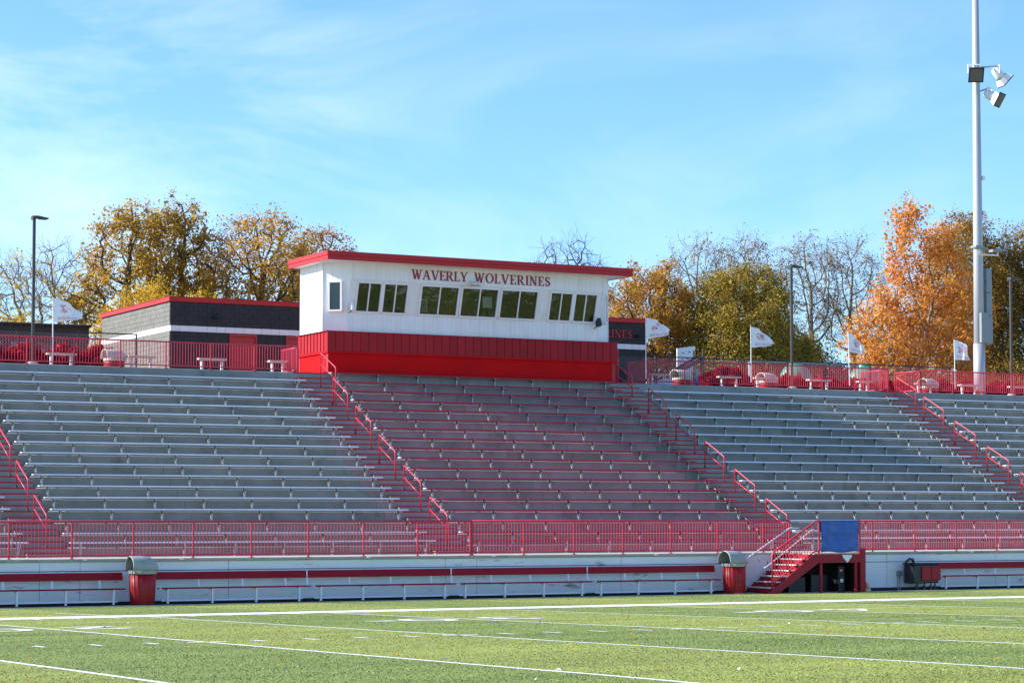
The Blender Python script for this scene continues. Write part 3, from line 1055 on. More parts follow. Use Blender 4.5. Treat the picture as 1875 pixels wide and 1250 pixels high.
slant_panel(XA, XB, ZS, GZ0 - 0.001, 'window_ledge', M['trim'], pb)
slant_panel(XA, XB, GZ1 + 0.001, ZT, 'window_head', M['trim'], pb)
prev = XA
for (a, b, _) in WINS + [(XB, XB, '')]:
    if a - prev > 0.005:
        if a - prev > 0.2:
            grooved([at_slant(prev, GZ0), at_slant(a, GZ0), at_slant(a, GZ1), at_slant(prev, GZ1)], 'window_pier', sid, pb, pitch=0.12)
        else:
            slant_panel(prev, a, GZ0, GZ1, 'window_mullion', M['trim'], pb)
    prev = b
for (a, b, _) in WINS:
    w = slant_panel(a, b, GZ0 - 0.055, GZ0 + 0.02, 'window', M['trim'], pb, 0.003, 0.05)
    slant_panel(a - 0.035, b + 0.035, GZ1 - 0.02, GZ1 + 0.075, 'head_trim', M['trim'], w, 0.003, 0.045)
    slant_panel(a - 0.05, a + 0.035, GZ0 + 0.021, GZ1 - 0.021, 'jamb', M['trim'], w, -0.045, 0.044)
    slant_panel(b - 0.035, b + 0.05, GZ0 + 0.021, GZ1 - 0.021, 'jamb', M['trim'], w, -0.045, 0.043)
    mid = (a + b) / 2
    slant_panel(mid - 0.022, mid + 0.022, GZ0 + 0.021, GZ1 - 0.021, 'meeting_stile', M['trim'], w, -0.04, 0.03)
    slant_panel(a + 0.034, mid - 0.021, GZ0 + 0.019, GZ1 - 0.019, 'pane', M['glass'], w, -0.022, -0.014)
    slant_panel(mid + 0.021, b - 0.034, GZ0 + 0.019, GZ1 - 0.019, 'pane', M['glass'], w, -0.034, -0.026)
# canted corners with a narrow window each
for side in (0, 1):
    if side == 0:
        p1, p2, p3 = (33.81, 78.66), (XA, YB), (XA, YT)
    else:
        p1, p2, p3 = (46.33, 78.66), (XB, YB), (XB + 0.05, YT)

    def q(pa, pb_, z0, z1, pc=None, pd=None):
        pc = pc or pb_
        return [(*pa, z0), (*pb_, z0), (*pc, z1), (*pa, z1)] if side == 0 else [(*pb_, z0), (*pa, z0), (*pa, z1), (*pc, z1)]
    grooved(q(p1, p2, ZB, ZS), 'corner_siding', sid, pb)
    grooved(q(p1, p2, ZS, ZT, p3), 'corner_siding', sid, pb)
    grooved(q(p1, p3, ZT, ZR), 'corner_siding', sid, pb)
    MB().box(p1[0] - 0.03, p1[0] + 0.03, p1[1] - 0.03, p1[1] + 0.03, ZB, ZR).build('corner_board', M['trim'], pb)
    for (y_, z0_, z1_, xx) in ((YB, ZB, ZS, p2[0]), (YT, ZT, ZR, p3[0])):
        MB().box(xx - 0.025, xx + 0.025, y_ - 0.015, y_ + 0.03, z0_, z1_).build('corner_board', M['trim'], pb)
    # window in the cant
    d = Vector((p2[0] - p1[0], p2[1] - p1[1], 0))
    n = Vector((d.y, -d.x, 0)).normalized()
    if n.y > 0:
        n = -n
    e0 = Vector((*p1, 0))

    def cant(u, z, o):
        t = 0.93
        e = Vector((p2[0] + (p3[0] - p2[0]) * t, p2[1] + (p3[1] - p2[1]) * t, 0))
        dd = e - e0
        nn = Vector((dd.y, -dd.x, 0)).normalized()
        if nn.y > 0:
            nn = -nn
        r = e0 + dd * u + nn * o
        return (r.x, r.y, z)

    def cbox(u0, u1, z0, z1, o0, o1, name, mat, parent):
        v = [cant(u, z, o) for o in (o0, o1) for z in (z0, z1) for u in (u0, u1)]
        return MB().add(v, [(0, 2, 3, 1), (4, 5, 7, 6), (0, 1, 5, 4), (2, 6, 7, 3), (0, 4, 6, 2), (1, 3, 7, 5)]).build(name, mat, parent)
    cw = cbox(0.20, 0.68, 10.31, 10.37, -0.22, 0.06, 'corner_window', M['trim'], pb)
    cbox(0.20, 0.68, 11.40, 11.46, -0.22, 0.06, 'head_trim', M['trim'], cw)
    cbox(0.20, 0.255, 10.371, 11.399, -0.22, 0.058, 'jamb', M['trim'], cw)
    cbox(0.62, 0.68, 10.371, 11.399, -0.22, 0.058, 'jamb', M['trim'], cw)
    cbox(0.256, 0.619, 10.372, 11.398, 0.012, 0.022, 'pane', M['glass'], cw)
    cbox(0.256, 0.619, 10.372, 11.398, 0.008, 0.0105, 'dark_backing', M['interior'], cw)  # dark sheet set right behind the corner pane
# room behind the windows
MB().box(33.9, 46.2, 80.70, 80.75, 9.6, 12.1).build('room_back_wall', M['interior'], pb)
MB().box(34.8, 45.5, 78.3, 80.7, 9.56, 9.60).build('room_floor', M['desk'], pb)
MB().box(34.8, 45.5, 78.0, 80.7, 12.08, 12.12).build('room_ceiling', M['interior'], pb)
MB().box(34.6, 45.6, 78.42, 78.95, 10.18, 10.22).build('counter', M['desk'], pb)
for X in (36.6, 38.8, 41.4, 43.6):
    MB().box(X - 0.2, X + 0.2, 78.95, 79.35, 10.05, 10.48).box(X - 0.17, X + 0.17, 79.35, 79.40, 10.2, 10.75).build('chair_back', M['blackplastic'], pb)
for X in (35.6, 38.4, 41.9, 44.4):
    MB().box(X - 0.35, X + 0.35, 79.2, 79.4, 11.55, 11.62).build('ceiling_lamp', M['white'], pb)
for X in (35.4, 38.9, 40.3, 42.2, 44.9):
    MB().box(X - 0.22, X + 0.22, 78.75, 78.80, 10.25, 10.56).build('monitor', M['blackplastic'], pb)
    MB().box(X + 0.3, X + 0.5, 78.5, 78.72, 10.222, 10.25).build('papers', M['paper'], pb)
# roof
rf = MB().box(33.44, 46.58, 77.26, 80.98, 12.20, 12.455).build('roof', M['fascia'], pb)
MB().box(33.46, 46.56, 77.28, 80.96, 12.160, 12.199).build('soffit', M['trim'], rf)
for (x0, x1, y0, y1) in ((33.38, 46.64, 77.20, 77.259), (33.38, 46.64, 80.981, 81.04), (33.38, 33.439, 77.2595, 80.9805), (46.581, 46.64, 77.2595, 80.9805)):
    MB().box(x0, x1, y0, y1, 12.145, 12.30).build('fascia_lower', M['fascia'], rf, bevel=0.004)
    MB().box(x0 - 0.025, x1 + 0.025, y0 - 0.025 if y0 < 77.25 or y0 > 80.9 else y0, y1 + 0.025 if y0 > 80.9 else y1, 12.302, 12.467).build('fascia_upper', M['fascia'], rf, bevel=0.006)
letters('WAVERLY', 37.14, 39.57, YT - 0.03, 11.64, 0.37, M['letter'], pb)
letters('WOLVERINES', 39.84, 43.22, YT - 0.03, 11.64, 0.37, M['letter'], pb)
# things fixed to the press box
wl = thing('wall_floodlight', 'small white floodlight between the two words of the press box sign', 'lamp', (39.75, 77.8, 11.56))
MB().box(39.70, 39.80, 77.74, 77.838, 11.56, 11.66).build('mount', M['trim'], wl, bevel=0.006)
MB().prism([(77.40, 11.50), (77.74, 11.57), (77.74, 11.63), (77.62, 11.66), (77.40, 11.54)], 'x', 39.55, 39.95).build('housing', M['trim'], wl, bevel=0.008)
MB().box(39.58, 39.92, 77.42, 77.6, 11.478, 11.498).build('lens', M['lens'], wl)
s1 = thing('speaker_horn', 'small white speaker left of the press box windows', 'speaker', (34.72, 78.0, 10.45))
MB().prism([(77.86, 10.36), (78.08, 10.33), (78.08, 10.62), (77.93, 10.66)], 'x', 34.66, 34.78).build('shell', M['white'], s1, bevel=0.012)
MB().path([(34.71, 78.0, 10.34), (34.69, 78.12, 10.26)], 0.018, 6).build('stalk', M['black'], s1)
s2 = thing('speaker_horn', 'small black speaker right of the press box windows', 'speaker', (45.5, 78.0, 10.25))
MB().prism([(77.78, 10.18), (78.04, 10.13), (78.08, 10.33), (77.90, 10.50)], 'x', 45.42, 45.58).build('shell', M['blackplastic'], s2, bevel=0.015)
MB().path([(45.45, 78.0, 10.15), (45.40, 78.16, 10.06)], 0.015, 6).build('stalk', M['black'], s2)
nt_ = thing('wall_notice', 'small white notice with red print on the press box side', 'sign', (33.79, 79.83, 9.8))
MB().box(33.785, 33.797, 79.70, 79.97, 9.72, 9.90).build('board', M['white'], nt_)
rn = random.Random(5)
for r in range(3):
    for c in range(4):
        MB().box(33.781, 33.784, 79.72 + c * 0.062, 79.72 + c * 0.062 + 0.042, 9.74 + r * 0.055, 9.74 + r * 0.055 + 0.034).build('print', M['print'], nt_)
for (x, z, w, h, m_, y_, nm, lb) in ((37.95, 10.5, 0.36, 0.42, 'picture', 78.55, 'framed_picture', 'framed teal picture behind the third press box window'), (40.62, 10.75, 0.34, 0.36, 'paper', 78.22, 'taped_sheet', 'pale sheet taped inside the middle press box window'),):
    t = thing(nm, lb, 'picture', (x, y_, z))
    MB().box(x - w / 2 - 0.04, x + w / 2 + 0.04, y_, y_ + 0.01, z - 0.04, z + h + 0.04).build('frame', M['paper'], t)
    MB().box(x - w / 2, x + w / 2, y_ - 0.004, y_ - 0.001, z, z + h).build('sheet', M[m_], t)
t = tag(MB().box(41.36, 41.40, 78.5, 78.54, 10.3, 10.72).build('orange_strip', M['orange']), 'narrow orange strip standing behind the fifth press box window', 'tube')

# ------------------------------------------------------------------ block building behind
bd = thing('block_building', 'charcoal block building with a pale stripe and red roof edge behind the press box', 'building', (42, 87.7, CZ))
BX0, BX1, BY0, BY1 = 30.94, 53.68, 87.70, 96.67
MB().box(BX0 + 0.03, BX1 - 0.03, BY0 + 0.03, BY1, 7.7, 11.40).build('wall_core', M['mortar'], bd)


def blocks(along, lo, hi, z0, z1, face, holes, name, mat, bh=0.2, bl=0.4):
    m = MB()
    rows = int(round((z1 - z0) / bh))
    for r in range(rows):
        za = z0 + (z1 - z0) * r / rows
        zb = z0 + (z1 - z0) * (r + 1) / rows
        u = lo - (bl / 2 if r % 2 else 0)
        while u < hi - 0.01:
            a, b = max(u, lo), min(u + bl, hi)
            u += bl
            if any(a < h1 - 0.01 and b > h0 + 0.01 and zb > hz0 + 0.01 and za < hz1 - 0.01 for h0, h1, hz0, hz1 in holes):
                for h0, h1, hz0, hz1 in holes:
                    if a < h0 < b:
                        b = h0
                    elif a < h1 < b:
                        a = h1
                    elif a >= h0 - 0.01 and b <= h1 + 0.01:
                        a = b
            if b - a < 0.05:
                continue
            j = random.uniform(0, 0.010)
            g_ = 0.005
            if along == 'x':
                m.box(a + g_, b - g_, face - j, face + 0.06, za + g_, zb - g_)
            else:
                m.box(face - j, face + 0.06, a + g_, b - g_, za + g_, zb - g_)
    return stuff(m.build(name, mat, bd))


doors = [(33.50, 34.72, 7.9, 10.12), (36.02, 37.24, 7.9, 10.12), (51.10, 52.22, 7.9, 10.12)]
blocks('x', BX0, BX1, 7.9, 10.12, BY0, doors, 'lower_blocks', M['charcoal'])
blocks('x', BX0, BX1, 10.36, 11.33, BY0, [], 'upper_blocks', M['charcoal'])
blocks('x', BX0, BX1, 10.122, 10.358, BY0 - 0.012, [], 'stripe_blocks', M['stripe'], bh=0.236)
blocks('y', BY0 + 0.065, BY1, 7.9, 10.12, BX0, [], 'lower_blocks', M['sideblock'])
blocks('y', BY0 + 0.065, BY1, 10.36, 11.33, BX0, [], 'upper_blocks', M['sideblock'])
blocks('y', BY0 + 0.055, BY1, 10.122, 10.358, BX0 - 0.012, [], 'stripe_blocks', M['stripe'], bh=0.236)
br = MB().box(BX0 - 0.08, BX1 + 0.08, BY0 - 0.08, BY1 + 0.08, 11.335, 11.52).build('roof', M['fascia'], bd, bevel=0.008)
MB().box(BX0 - 0.1, BX1 + 0.1, BY0 - 0.1, BY1 + 0.1, 11.521, 11.535).build('roof_edge', M['fascia'], br)
for (a, b, z0, z1) in doors:
    d_ = MB().box(a + 0.07, b - 0.07, BY0 - 0.004, BY0 + 0.028, 7.9, 9.98).build('door', M['red'], bd)
    MB().box(a + 0.002, a + 0.07, BY0 - 0.06, BY0 + 0.027, 7.9, 10.10).box(b - 0.07, b - 0.002, BY0 - 0.06, BY0 + 0.027, 7.9, 10.10).box(a + 0.0705, b - 0.0705, BY0 - 0.06, BY0 + 0.027, 9.99, 10.10).build('frame', M['red'], d_)
    MB().path([(b - 0.16, BY0 - 0.03, 8.9), (b - 0.28, BY0 - 0.03, 8.9)], 0.015, 6).build('handle', M['galv'], d_)
letters('WOLVERINES', 49.62, 52.92, BY0 - 0.05, 10.62, 0.36, M['letter2'], bd)
for (x, lb) in ((32.85, 'black wall lamp above the left door of the block building'), (53.2, 'black wall lamp near the right end of the block building')):
    t = thing('wall_lamp', lb, 'lamp', (x, BY0 - 0.1, 10.72))
    MB().box(x - 0.08, x + 0.08, BY0 - 0.10, BY0 - 0.012, 10.68, 10.78).build('mount', M['black'], t, bevel=0.008)
    MB().prism([(BY0 - 0.42, 10.70), (BY0 - 0.1, 10.70), (BY0 - 0.1, 10.78), (BY0 - 0.38, 10.76)], 'x', x - 0.13, x + 0.13).build('head', M['black'], t, bevel=0.008)

# dark brick building far left
bk = thing('brick_building', 'low dark brown brick building at the left edge beyond the fence', 'building', (15, 97, CZ))
BKY = 97.5
MB().box(-25, 30.6, BKY, 108, 7.8, 9.0).build('wall_base', M['brick'], bk)
MB().box(-25, 30.6, BKY, 108, 10.32, 10.97).build('wall_top', M['brick'], bk)
MB().box(-25.1, 30.7, BKY - 0.1, 108.1, 10.97, 11.06).build('roof_edge', M['black'], bk)
MB().box(-25, 30.58, BKY - 0.06, 107.98, 10.24, 10.319).build('lintel', M['black'], bk)
MB().box(-25, 30.5, BKY + 0.3, 107.9, 9.0, 10.24).build('back_wall', M['black'], bk)
x = 30.55
k = 0
while x > 18:
    MB().box(x - 0.35, x, BKY + 0.02, BKY + 0.3, 9.0, 10.24).build('pier', M['brick'], bk)
    w = MB().box(x - 1.15, x - 0.36, BKY + 0.14, BKY + 0.16, 9.01, 10.235).build('window', M['slat'], bk)
    MB().box(x - 1.15, x - 0.36, BKY + 0.115, BKY + 0.119, 9.02, 10.23).build('pane', M['glass'], w)
    x -= 1.16

# ------------------------------------------------------------------ team benches at the foot of the wall
BENCH = [(15.9, 20.72, 'team bench left of the left bin'), (21.72, 26.44, 'team bench right next to the left bin'), (26.52, 31.27, 'second team bench right of the left bin'), (31.35, 36.13, 'third team bench right of the left bin'), (36.21, 41.0, 'team bench ending at the right bin'), (50.1, 54.9, 'team bench right of the wheeled cooler')]
for (a, b, lb) in BENCH:
    t = thing('team_bench', 'red and white ' + lb, 'bench', ((a + b) / 2, 62.5, 0.05), 'team benches along the white wall')
    MB().box(a + 0.06, b, 62.30, 62.56, 0.475, 0.515).build('seat', M['bench'], t, bevel=0.01)
    MB().prism([(62.70, 0.74), (62.735, 0.74), (62.79, 0.955), (62.755, 0.955)], 'x', a - 0.02, b + 0.035).build('backrest', M['bench'], t, bevel=0.008)
    MB().box(a - 0.055, a - 0.0205, 62.71, 62.80, 0.745, 0.95).build('backrest_cap', M['alu'], t)
    MB().box(a + 0.01, a + 0.058, 62.30, 62.56, 0.472, 0.518).build('seat_cap', M['alu'], t)
    n = 4
    for k in range(n):
        x = a + 0.28 + (b - a - 0.62) * k / (n - 1)
        MB().box(x - 0.028, x + 0.028, 62.36, 62.42, 0.05, 0.445).box(x - 0.03, x + 0.03, 62.32, 62.76, 0.445, 0.474).build('leg', M['white'], t)
        MB().prism([(62.70, 0.475), (62.76, 0.475), (62.80, 0.94), (62.762, 0.94)], 'x', x - 0.33, x - 0.275).build('back_support', M['white'], t)
    MB().box(a + 0.1, b - 0.2, 62.42, 62.47, 0.115, 0.165).build('ground_rail', M['white'], t, bevel=0.006)


# ------------------------------------------------------------------ litter bins
def bin_(x, y, z, label, r=0.40, h=0.86, hood=0.42, red=M['binred'], hoodm=M['hood'], perf=True):
    t = thing('litter_bin', label, 'bin', (x, y, z), 'hooded litter bins')
    rb = r * 0.96
    body = MB().lathe([(rb * 0.9, 0.0), (rb * 0.93, 0.02), (rb * 0.98, h * 0.5), (rb, h)], 28, (x, y, z)).build('body', red, t, smooth=True)
    MB().lathe([(r * 1.0, h + 0.001), (r * 1.03, h + 0.012), (r * 1.03, h + 0.09), (r * 0.98, h + 0.10)], 28, (x, y, z)).build('rim', hoodm, t)
    # vaulted hood, open towards the left
    m = MB()
    n = 14
    pts = []
    for i in range(n + 1):
        th = math.pi * i / n
        pts.append((-math.cos(th), math.sin(th) ** 0.8))
    v, f = [], []
    xsn = [-1.0, -0.93, -0.2, 0.5, 0.85, 1.0]
    sc = [1.0, 1.0, 1.0, 0.93, 0.72, 0.45]
    for xi, s_ in zip(xsn, sc):
        hw = r * 0.98 * math.sqrt(max(0.12, 1 - 0.62 * max(0, xi) ** 2))
        for (c, q) in pts:
            v.append((x + xi * r * 0.98, y + c * hw, z + h + 0.1 + q * hood * (s_ if q > 0.02 else 1)))
    for i in range(len(xsn) - 1):
        for j in range(n):
            a = i * (n + 1) + j
            f.append((a, a + n + 1, a + n + 2, a + 1))
    base = (len(xsn) - 1) * (n + 1)
    f.append(tuple(base + j for j in range(n + 1)))
    hd = MB().add(v, f).build('hood', hoodm, t, smooth=True)
    sol = hd.modifiers.new('wall', 'SOLIDIFY')
    sol.thickness = 0.03
    MB().lathe([(r * 0.9, h + 0.05), (r * 0.9, h + 0.104)], 20, (x, y, z)).build('opening', M['bingrime'], t)
    if perf:
        hm = MB().box(-0.005, 0.005, -0.004, 0.004, -0.006, 0.006).mesh('perforation', M['perf'])
        for c in range(4):
            for k in range(11):
                th = R(-112 + 7 * c)
                rr_ = rb * 0.985
                inst('perforation', hm, t, (x + rr_ * math.cos(th), y + rr_ * math.sin(th), z + 0.16 + 0.045 * k), (0, 0, th + math.pi / 2))
    return t


bin_(21.20, 62.28, 0.06, 'red bin with a grey hood between two team benches on the left')
bin_(41.50, 62.28, 0.06, 'red bin with a grey hood beside the red field stairs')
for (x, lb) in ((25.85, 'cream hooded bin behind the left part of the upper railing'), (50.3, 'cream hooded bin near the playground slide behind the upper railing'), (54.6, 'cream hooded bin in front of the red hedge behind the upper railing'), (63.2, 'cream hooded bin behind the railing right of the right aisle')):
    bin_(x, 79.3, CZ - 0.02, lb, r=0.40, h=0.30, hood=0.34, hoodm=M['cream'], perf=False)

# ------------------------------------------------------------------ stairs from the field to the walkway
FX0, FX1, FX2 = 42.42, 44.20, 46.02
NY, FY = 61.50, 62.92
st = thing('field_stairs', 'red metal stairs with landing leading from the field up to the walkway', 'stairs', (44, 62.2, 0.03))
nr = 7
rise = (1.345 - 0.05) / nr
run = (FX1 - FX0) / (nr)
for k in range(nr):
    z = 0.05 + rise * (k + 1)
    x = FX0 + run * k
    if k < nr - 1:
        MB().box(x - 0.02, x + run + 0.02, NY + 0.05, FY - 0.02, z - 0.035, z).build('tread', M['tread'], st, bevel=0.006)
    MB().box(x + 0.012, x + 0.03, NY + 0.052, FY - 0.022, z - rise + 0.001, z - 0.036).build('riser', M['stairred'], st)
MB().box(FX1 - 0.03, FX2, NY + 0.02, FY + 0.06, 1.30, 1.347).build('landing', M['cap_concrete'], st, bevel=0.006)
sl = (1.32 - 0.05) / (FX1 - FX0)
MB().prism([(FX0 - 0.12, 0.04), (FX0 + 0.28, 0.04), (FX1 + 0.10, 1.02), (FX2, 1.02), (FX2, 1.30), (FX1 - 0.08, 1.30)], 'y', NY - 0.05, NY + 0.04).build('stringer', M['stairred'], st, bevel=0.006)
MB().prism([(FX0 - 0.12, 0.04), (FX0 + 0.28, 0.04), (FX1 + 0.10, 1.02), (FX1 + 0.2, 1.30), (FX1 - 0.08, 1.30)], 'y', FY - 0.015, FY + 0.02).build('stringer', M['stairred'], st)
MB().box(FX2 + 0.002, FX2 + 0.22, NY - 0.04, NY + 0.12, 0.04, 1.50).build('end_column', M['stairred'], st, bevel=0.006)
for X in (44.43, 45.85):
    MB().box(X - 0.045, X + 0.045, NY - 0.02, NY + 0.05, 0.04, 1.02).build('column', M['stairred'], st)
# near railing of the stairs
MB().path([(FX0 + 0.06, NY, 0.06), (FX0 + 0.06, NY, 1.30), (FX0 + 0.12, NY, 1.40), (FX1 - 0.02, NY, 2.38), (FX1 + 0.05, NY, 2.41), (FX1 + 0.19, NY, 2.41)], 0.03, 10).build('top_rail', M['redrail'], st, smooth=True)
MB().path([(FX0 + 0.06, NY, 0.36), (FX1 - 0.02, NY, 1.40), (FX1 + 0.19, NY, 1.42)], 0.024, 8).build('bottom_rail', M['redrail'], st, smooth=True)
for X in (FX1 + 0.15, FX2 - 0.02):
    MB().path([(X, NY, 1.28), (X, NY, 2.45)], 0.035, 10).build('post', M['redrail'], st)
bslope = (2.38 - 1.40) / (FX1 - 0.02 - FX0 - 0.12)
for k in range(1, 16):
    x = FX0 + 0.06 + k * 0.108
    zt = 1.40 + (x - FX0 - 0.12) * bslope
    zb = 0.36 + (x - FX0 - 0.06) * 0.6047
    MB().box(x - 0.009, x + 0.009, NY - 0.009, NY + 0.009, zb, zt).build('baluster', M['redrail'], st)
MB().path([(FX1 + 0.15, NY, 2.40), (FX2 - 0.02, NY, 2.40)], 0.03, 10).build('landing_rail', M['redrail'], st, smooth=True)
MB().path([(FX1 + 0.15, NY, 1.45), (FX2 - 0.02, NY, 1.45)], 0.024, 8).build('landing_rail', M['redrail'], st, smooth=True)
MB().path([(FX2 - 0.02, NY, 2.40), (FX2 - 0.02, 63.1, 2.40)], 0.028, 8).build('return_rail', M['redrail'], st, smooth=True)
MB().path([(FX2 - 0.02, NY, 1.46), (FX2 - 0.02, 63.1, 1.46)], 0.022, 8).build('return_rail', M['redrail'], st, smooth=True)
for k in range(1, 14):
    MB().box(FX2 - 0.029, FX2 - 0.011, NY + k * 0.112 - 0.009, NY + k * 0.112 + 0.009, 1.46, 2.40).build('baluster', M['redrail'], st)
# grey grab rails
MB().path([(FX0 - 0.2, NY + 0.10, 0.88), (FX0 - 0.12, NY + 0.10, 0.90), (FX1 - 0.05, NY + 0.10, 2.12), (FX1 + 0.02, NY + 0.10, 2.14)], 0.02, 8).build('grab_rail', M['alu'], st, smooth=True)
MB().path([(FX0 - 0.35, FY - 0.07, 0.98), (FX1 - 0.12, FY - 0.07, 2.15), (FX1 + 0.0, FY - 0.07, 2.17), (FX1 + 0.32, FY - 0.07, 2.17)], 0.024, 8).build('grab_rail', M['alu'], st, smooth=True)
# painted slab behind the stairs
sb_ = tag(MB().prism([(FX0 - 0.45, 0.0), (FX0 + 0.3, 0.0), (FX0 + 0.3, 0.0), (FX1 + 0.1, 1.0), (FX1 + 0.1, 1.33), (FX0 - 0.45, 1.33)], 'y', FY + 0.022, 62.996).build('stair_side_slab', M['slab_paint']), 'peeling white slab behind the red field stairs', 'wall')
# dark store under the landing
for (x0, x1, y0, y1, z1, m_, nm, lb) in ((43.6, 44.3, 62.2, 62.8, 0.55, 'blackplastic', 'equipment_case', 'black equipment case deep under the stairs, left of the first column'), (44.6, 45.3, 62.3, 62.8, 0.62, 'blackplastic', 'equipment_case', 'black equipment case under the landing between the columns'), (45.40, 45.66, 61.85, 62.2, 0.92, 'black', 'tall_case', 'tall black case with a pale tag under the landing')):
    t = thing(nm, lb, 'case', ((x0 + x1) / 2, y0, 0.03))
    MB().box(x0, x1, y0, y1, 0.02, z1).build('box', M[m_], t, bevel=0.02)
    if nm == 'tall_case':
        MB().box(x0 + 0.07, x0 + 0.19, y0 - 0.006, y0 - 0.001, 0.36, 0.48).build('tag', M['paper'], t)
        MB().box(x0 + 0.05, x0 + 0.16, y0 - 0.006, y0 - 0.001, 0.72, 0.80).build('mark', M['print'], t)
MB().box(43.45, 46.1, 62.86, 62.90, 0.0, 1.28).build('shade_back_panel', M['black'], st)  # black sheet added to stand in for the shade under the landing
MB().box(46.0, 46.04, 61.62, 62.85, 0.0, 1.28).build('shade_side_panel', M['black'], st)  # black sheet over the white wall, shade put in as colour
# white pentagon hanging from the landing
hp = MB().prism([(45.27, 1.28), (45.64, 1.28), (45.64, 1.22), (45.455, 1.02), (45.27, 1.22)], 'y', NY - 0.075, NY - 0.055).build('pennant_plate', M['white'])
tag(hp, 'white pointed plate hanging from the stair landing edge', 'plate')
# blue tarpaulin over the landing rail
m = MB()
nu, nv = 26, 18
v = []
for j in range(nv + 1):
    for i in range(nu + 1):
        u, w = i / nu, j / nv
        x = FX1 + 0.21 + (FX2 - FX1 - 0.28) * u + 0.03 * (w - 0.5) * (u - 0.3)
        z = 2.435 - 1.06 * w + 0.02 * math.sin(u * 9) * w
        y = NY - 0.05 - 0.03 * math.sin(u * 8 + w * 3.5) * (0.3 + w) * 0.7 - 0.035 * mnoise.noise(Vector((u * 5, w * 5, 1.3))) - 0.014 * mnoise.noise(Vector((u * 13, w * 11, 4.3))) - 0.03 * max(0, 0.25 - abs(u - 0.18)) * w
        v.append((x, y, z))
f = [(j * (nu + 1) + i, j * (nu + 1) + i + 1, (j + 1) * (nu + 1) + i + 1, (j + 1) * (nu + 1) + i) for j in range(nv) for i in range(nu)]
k0 = len(v)
for i in range(nu + 1):
    v.append((v[i][0], NY + 0.04, 2.43))
for i in range(nu + 1):
    v.append((v[i][0], NY + 0.05, 2.05))
f += [(i + 1, i, k0 + i, k0 + i + 1) for i in range(nu)] + [(k0 + i + 1, k0 + i, k0 + nu + 1 + i, k0 + nu + 2 + i) for i in range(nu)]
tp = m.add(v, f).build('tarpaulin', M['blue'], None, smooth=True)
so = tp.modifiers.new('cloth', 'SOLIDIFY')
so.thickness = 0.004
tag(tp, 'blue tarpaulin hung over the railing of the stair landing', 'tarpaulin')
# marker cone and board beside the stairs
t = thing('marker_cone', 'small orange cone on a tan block beside the stairs', 'cone', (46.36, 61.6, 0.04))
MB().box(46.22, 46.50, 61.52, 61.72, 0.03, 0.15).build('base', M['tan'], t, bevel=0.01)
MB().lathe([(0.13, 0.15), (0.12, 0.17), (0.035, 0.35), (0.02, 0.355)], 16, (46.36, 61.62, 0)).build('cone', M['orange'], t, smooth=True)
tag(MB().prism([(46.42, 0.12), (46.50, 0.12), (46.48, 1.02), (46.44, 1.02)], 'y', 62.5, 62.54).build('leaning_board', M['tan'], None, bevel=0.004), 'narrow tan board leaning behind the stair column', 'board')
# wheeled cooler at the wall
t = thing('wheeled_cooler', 'black cart with red double front panel and hose against the white wall', 'cart', (49.4, 62.5, 0.05))
MB().box(48.92, 49.98, 62.28, 62.86, 0.26, 0.90).build('body', M['blackplastic'], t, bevel=0.025)
MB().box(48.86, 50.0, 62.26, 62.88, 0.901, 0.96).build('lid', M['blackplastic'], t, bevel=0.02)
for k in range(2):
    MB().box(49.22 + 0.42 * k, 49.62 + 0.42 * k, 62.235, 62.279, 0.36, 0.83).build('front_panel', M['stairred'], t, bevel=0.015)
MB().path([(49.0, 62.4, 0.93), (48.95, 62.4, 1.08), (48.80, 62.4, 1.10), (48.66, 62.4, 1.0), (48.68, 62.4, 0.94), (48.95, 62.4, 0.93)], 0.045, 8).build('hose_loop', M['black'], t, smooth=True)
for X in (49.1, 49.42, 49.7, 49.88):
    MB().path([(X, 62.36, 0.26), (X, 62.36, 0.13)], 0.022, 8).path([(X - 0.02, 62.33, 0.11), (X - 0.02, 62.39, 0.11)], 0.07, 12).build('wheel', M['black'], t)
t = thing('outlet_box', 'grey outlet box on two conduits next to the black cart', 'box', (48.78, 62.95, 0.3))
MB().box(48.70, 48.88, 62.90, 62.998, 0.50, 0.68).build('box', M['cabinet'], t, bevel=0.01)
for X in (48.74, 48.83):
    MB().path([(X, 62.96, 0.0), (X, 62.96, 0.50)], 0.016, 8).build('conduit', M['galv'], t)

# ------------------------------------------------------------------ furniture on the concourse
leg2 = MB().path([(0, 0, 0), (0, 0, 0.42)], 0.055, 12).mesh('leg', M['white'], smooth=True)
for (a, b, lb) in ((23.25, 24.3, 'left of the left hooded bin, before the red hedge'), (26.25, 27.3, 'right of the left hooded bin, before the grey block wall'), (28.95, 30.05, 'before the dark wall, left of the first red door'), (31.75, 32.5, 'next to the press box'),
                   (48.5, 49.4, 'near the playground slide'), (51.9, 52.95, 'left of the red hedge'), (53.7, 54.75, 'before the round red hedge, right of the flag'), (56.45, 57.6, 'right of the middle lamp post'), (59.05, 59.75, 'at the left side of the right aisle'), (62.2, 63.2, 'just right of the right aisle'), (64.65, 65.7, 'left of the light mast foot'), (67.5, 68.6, 'at the right edge of the picture')):
    t = thing('concourse_bench', 'backless white bench, ' + lb, 'bench', ((a + b) / 2, 79.0, CZ), 'white concourse benches')
    MB().box(a, b, 78.85, 79.15, CZ + 0.42, CZ + 0.49).build('seat', M['cream'], t, bevel=0.012)
    for X in (a + 0.16, b - 0.16):
        inst('leg', leg2, t, (X, 79.0, CZ - 0.02))


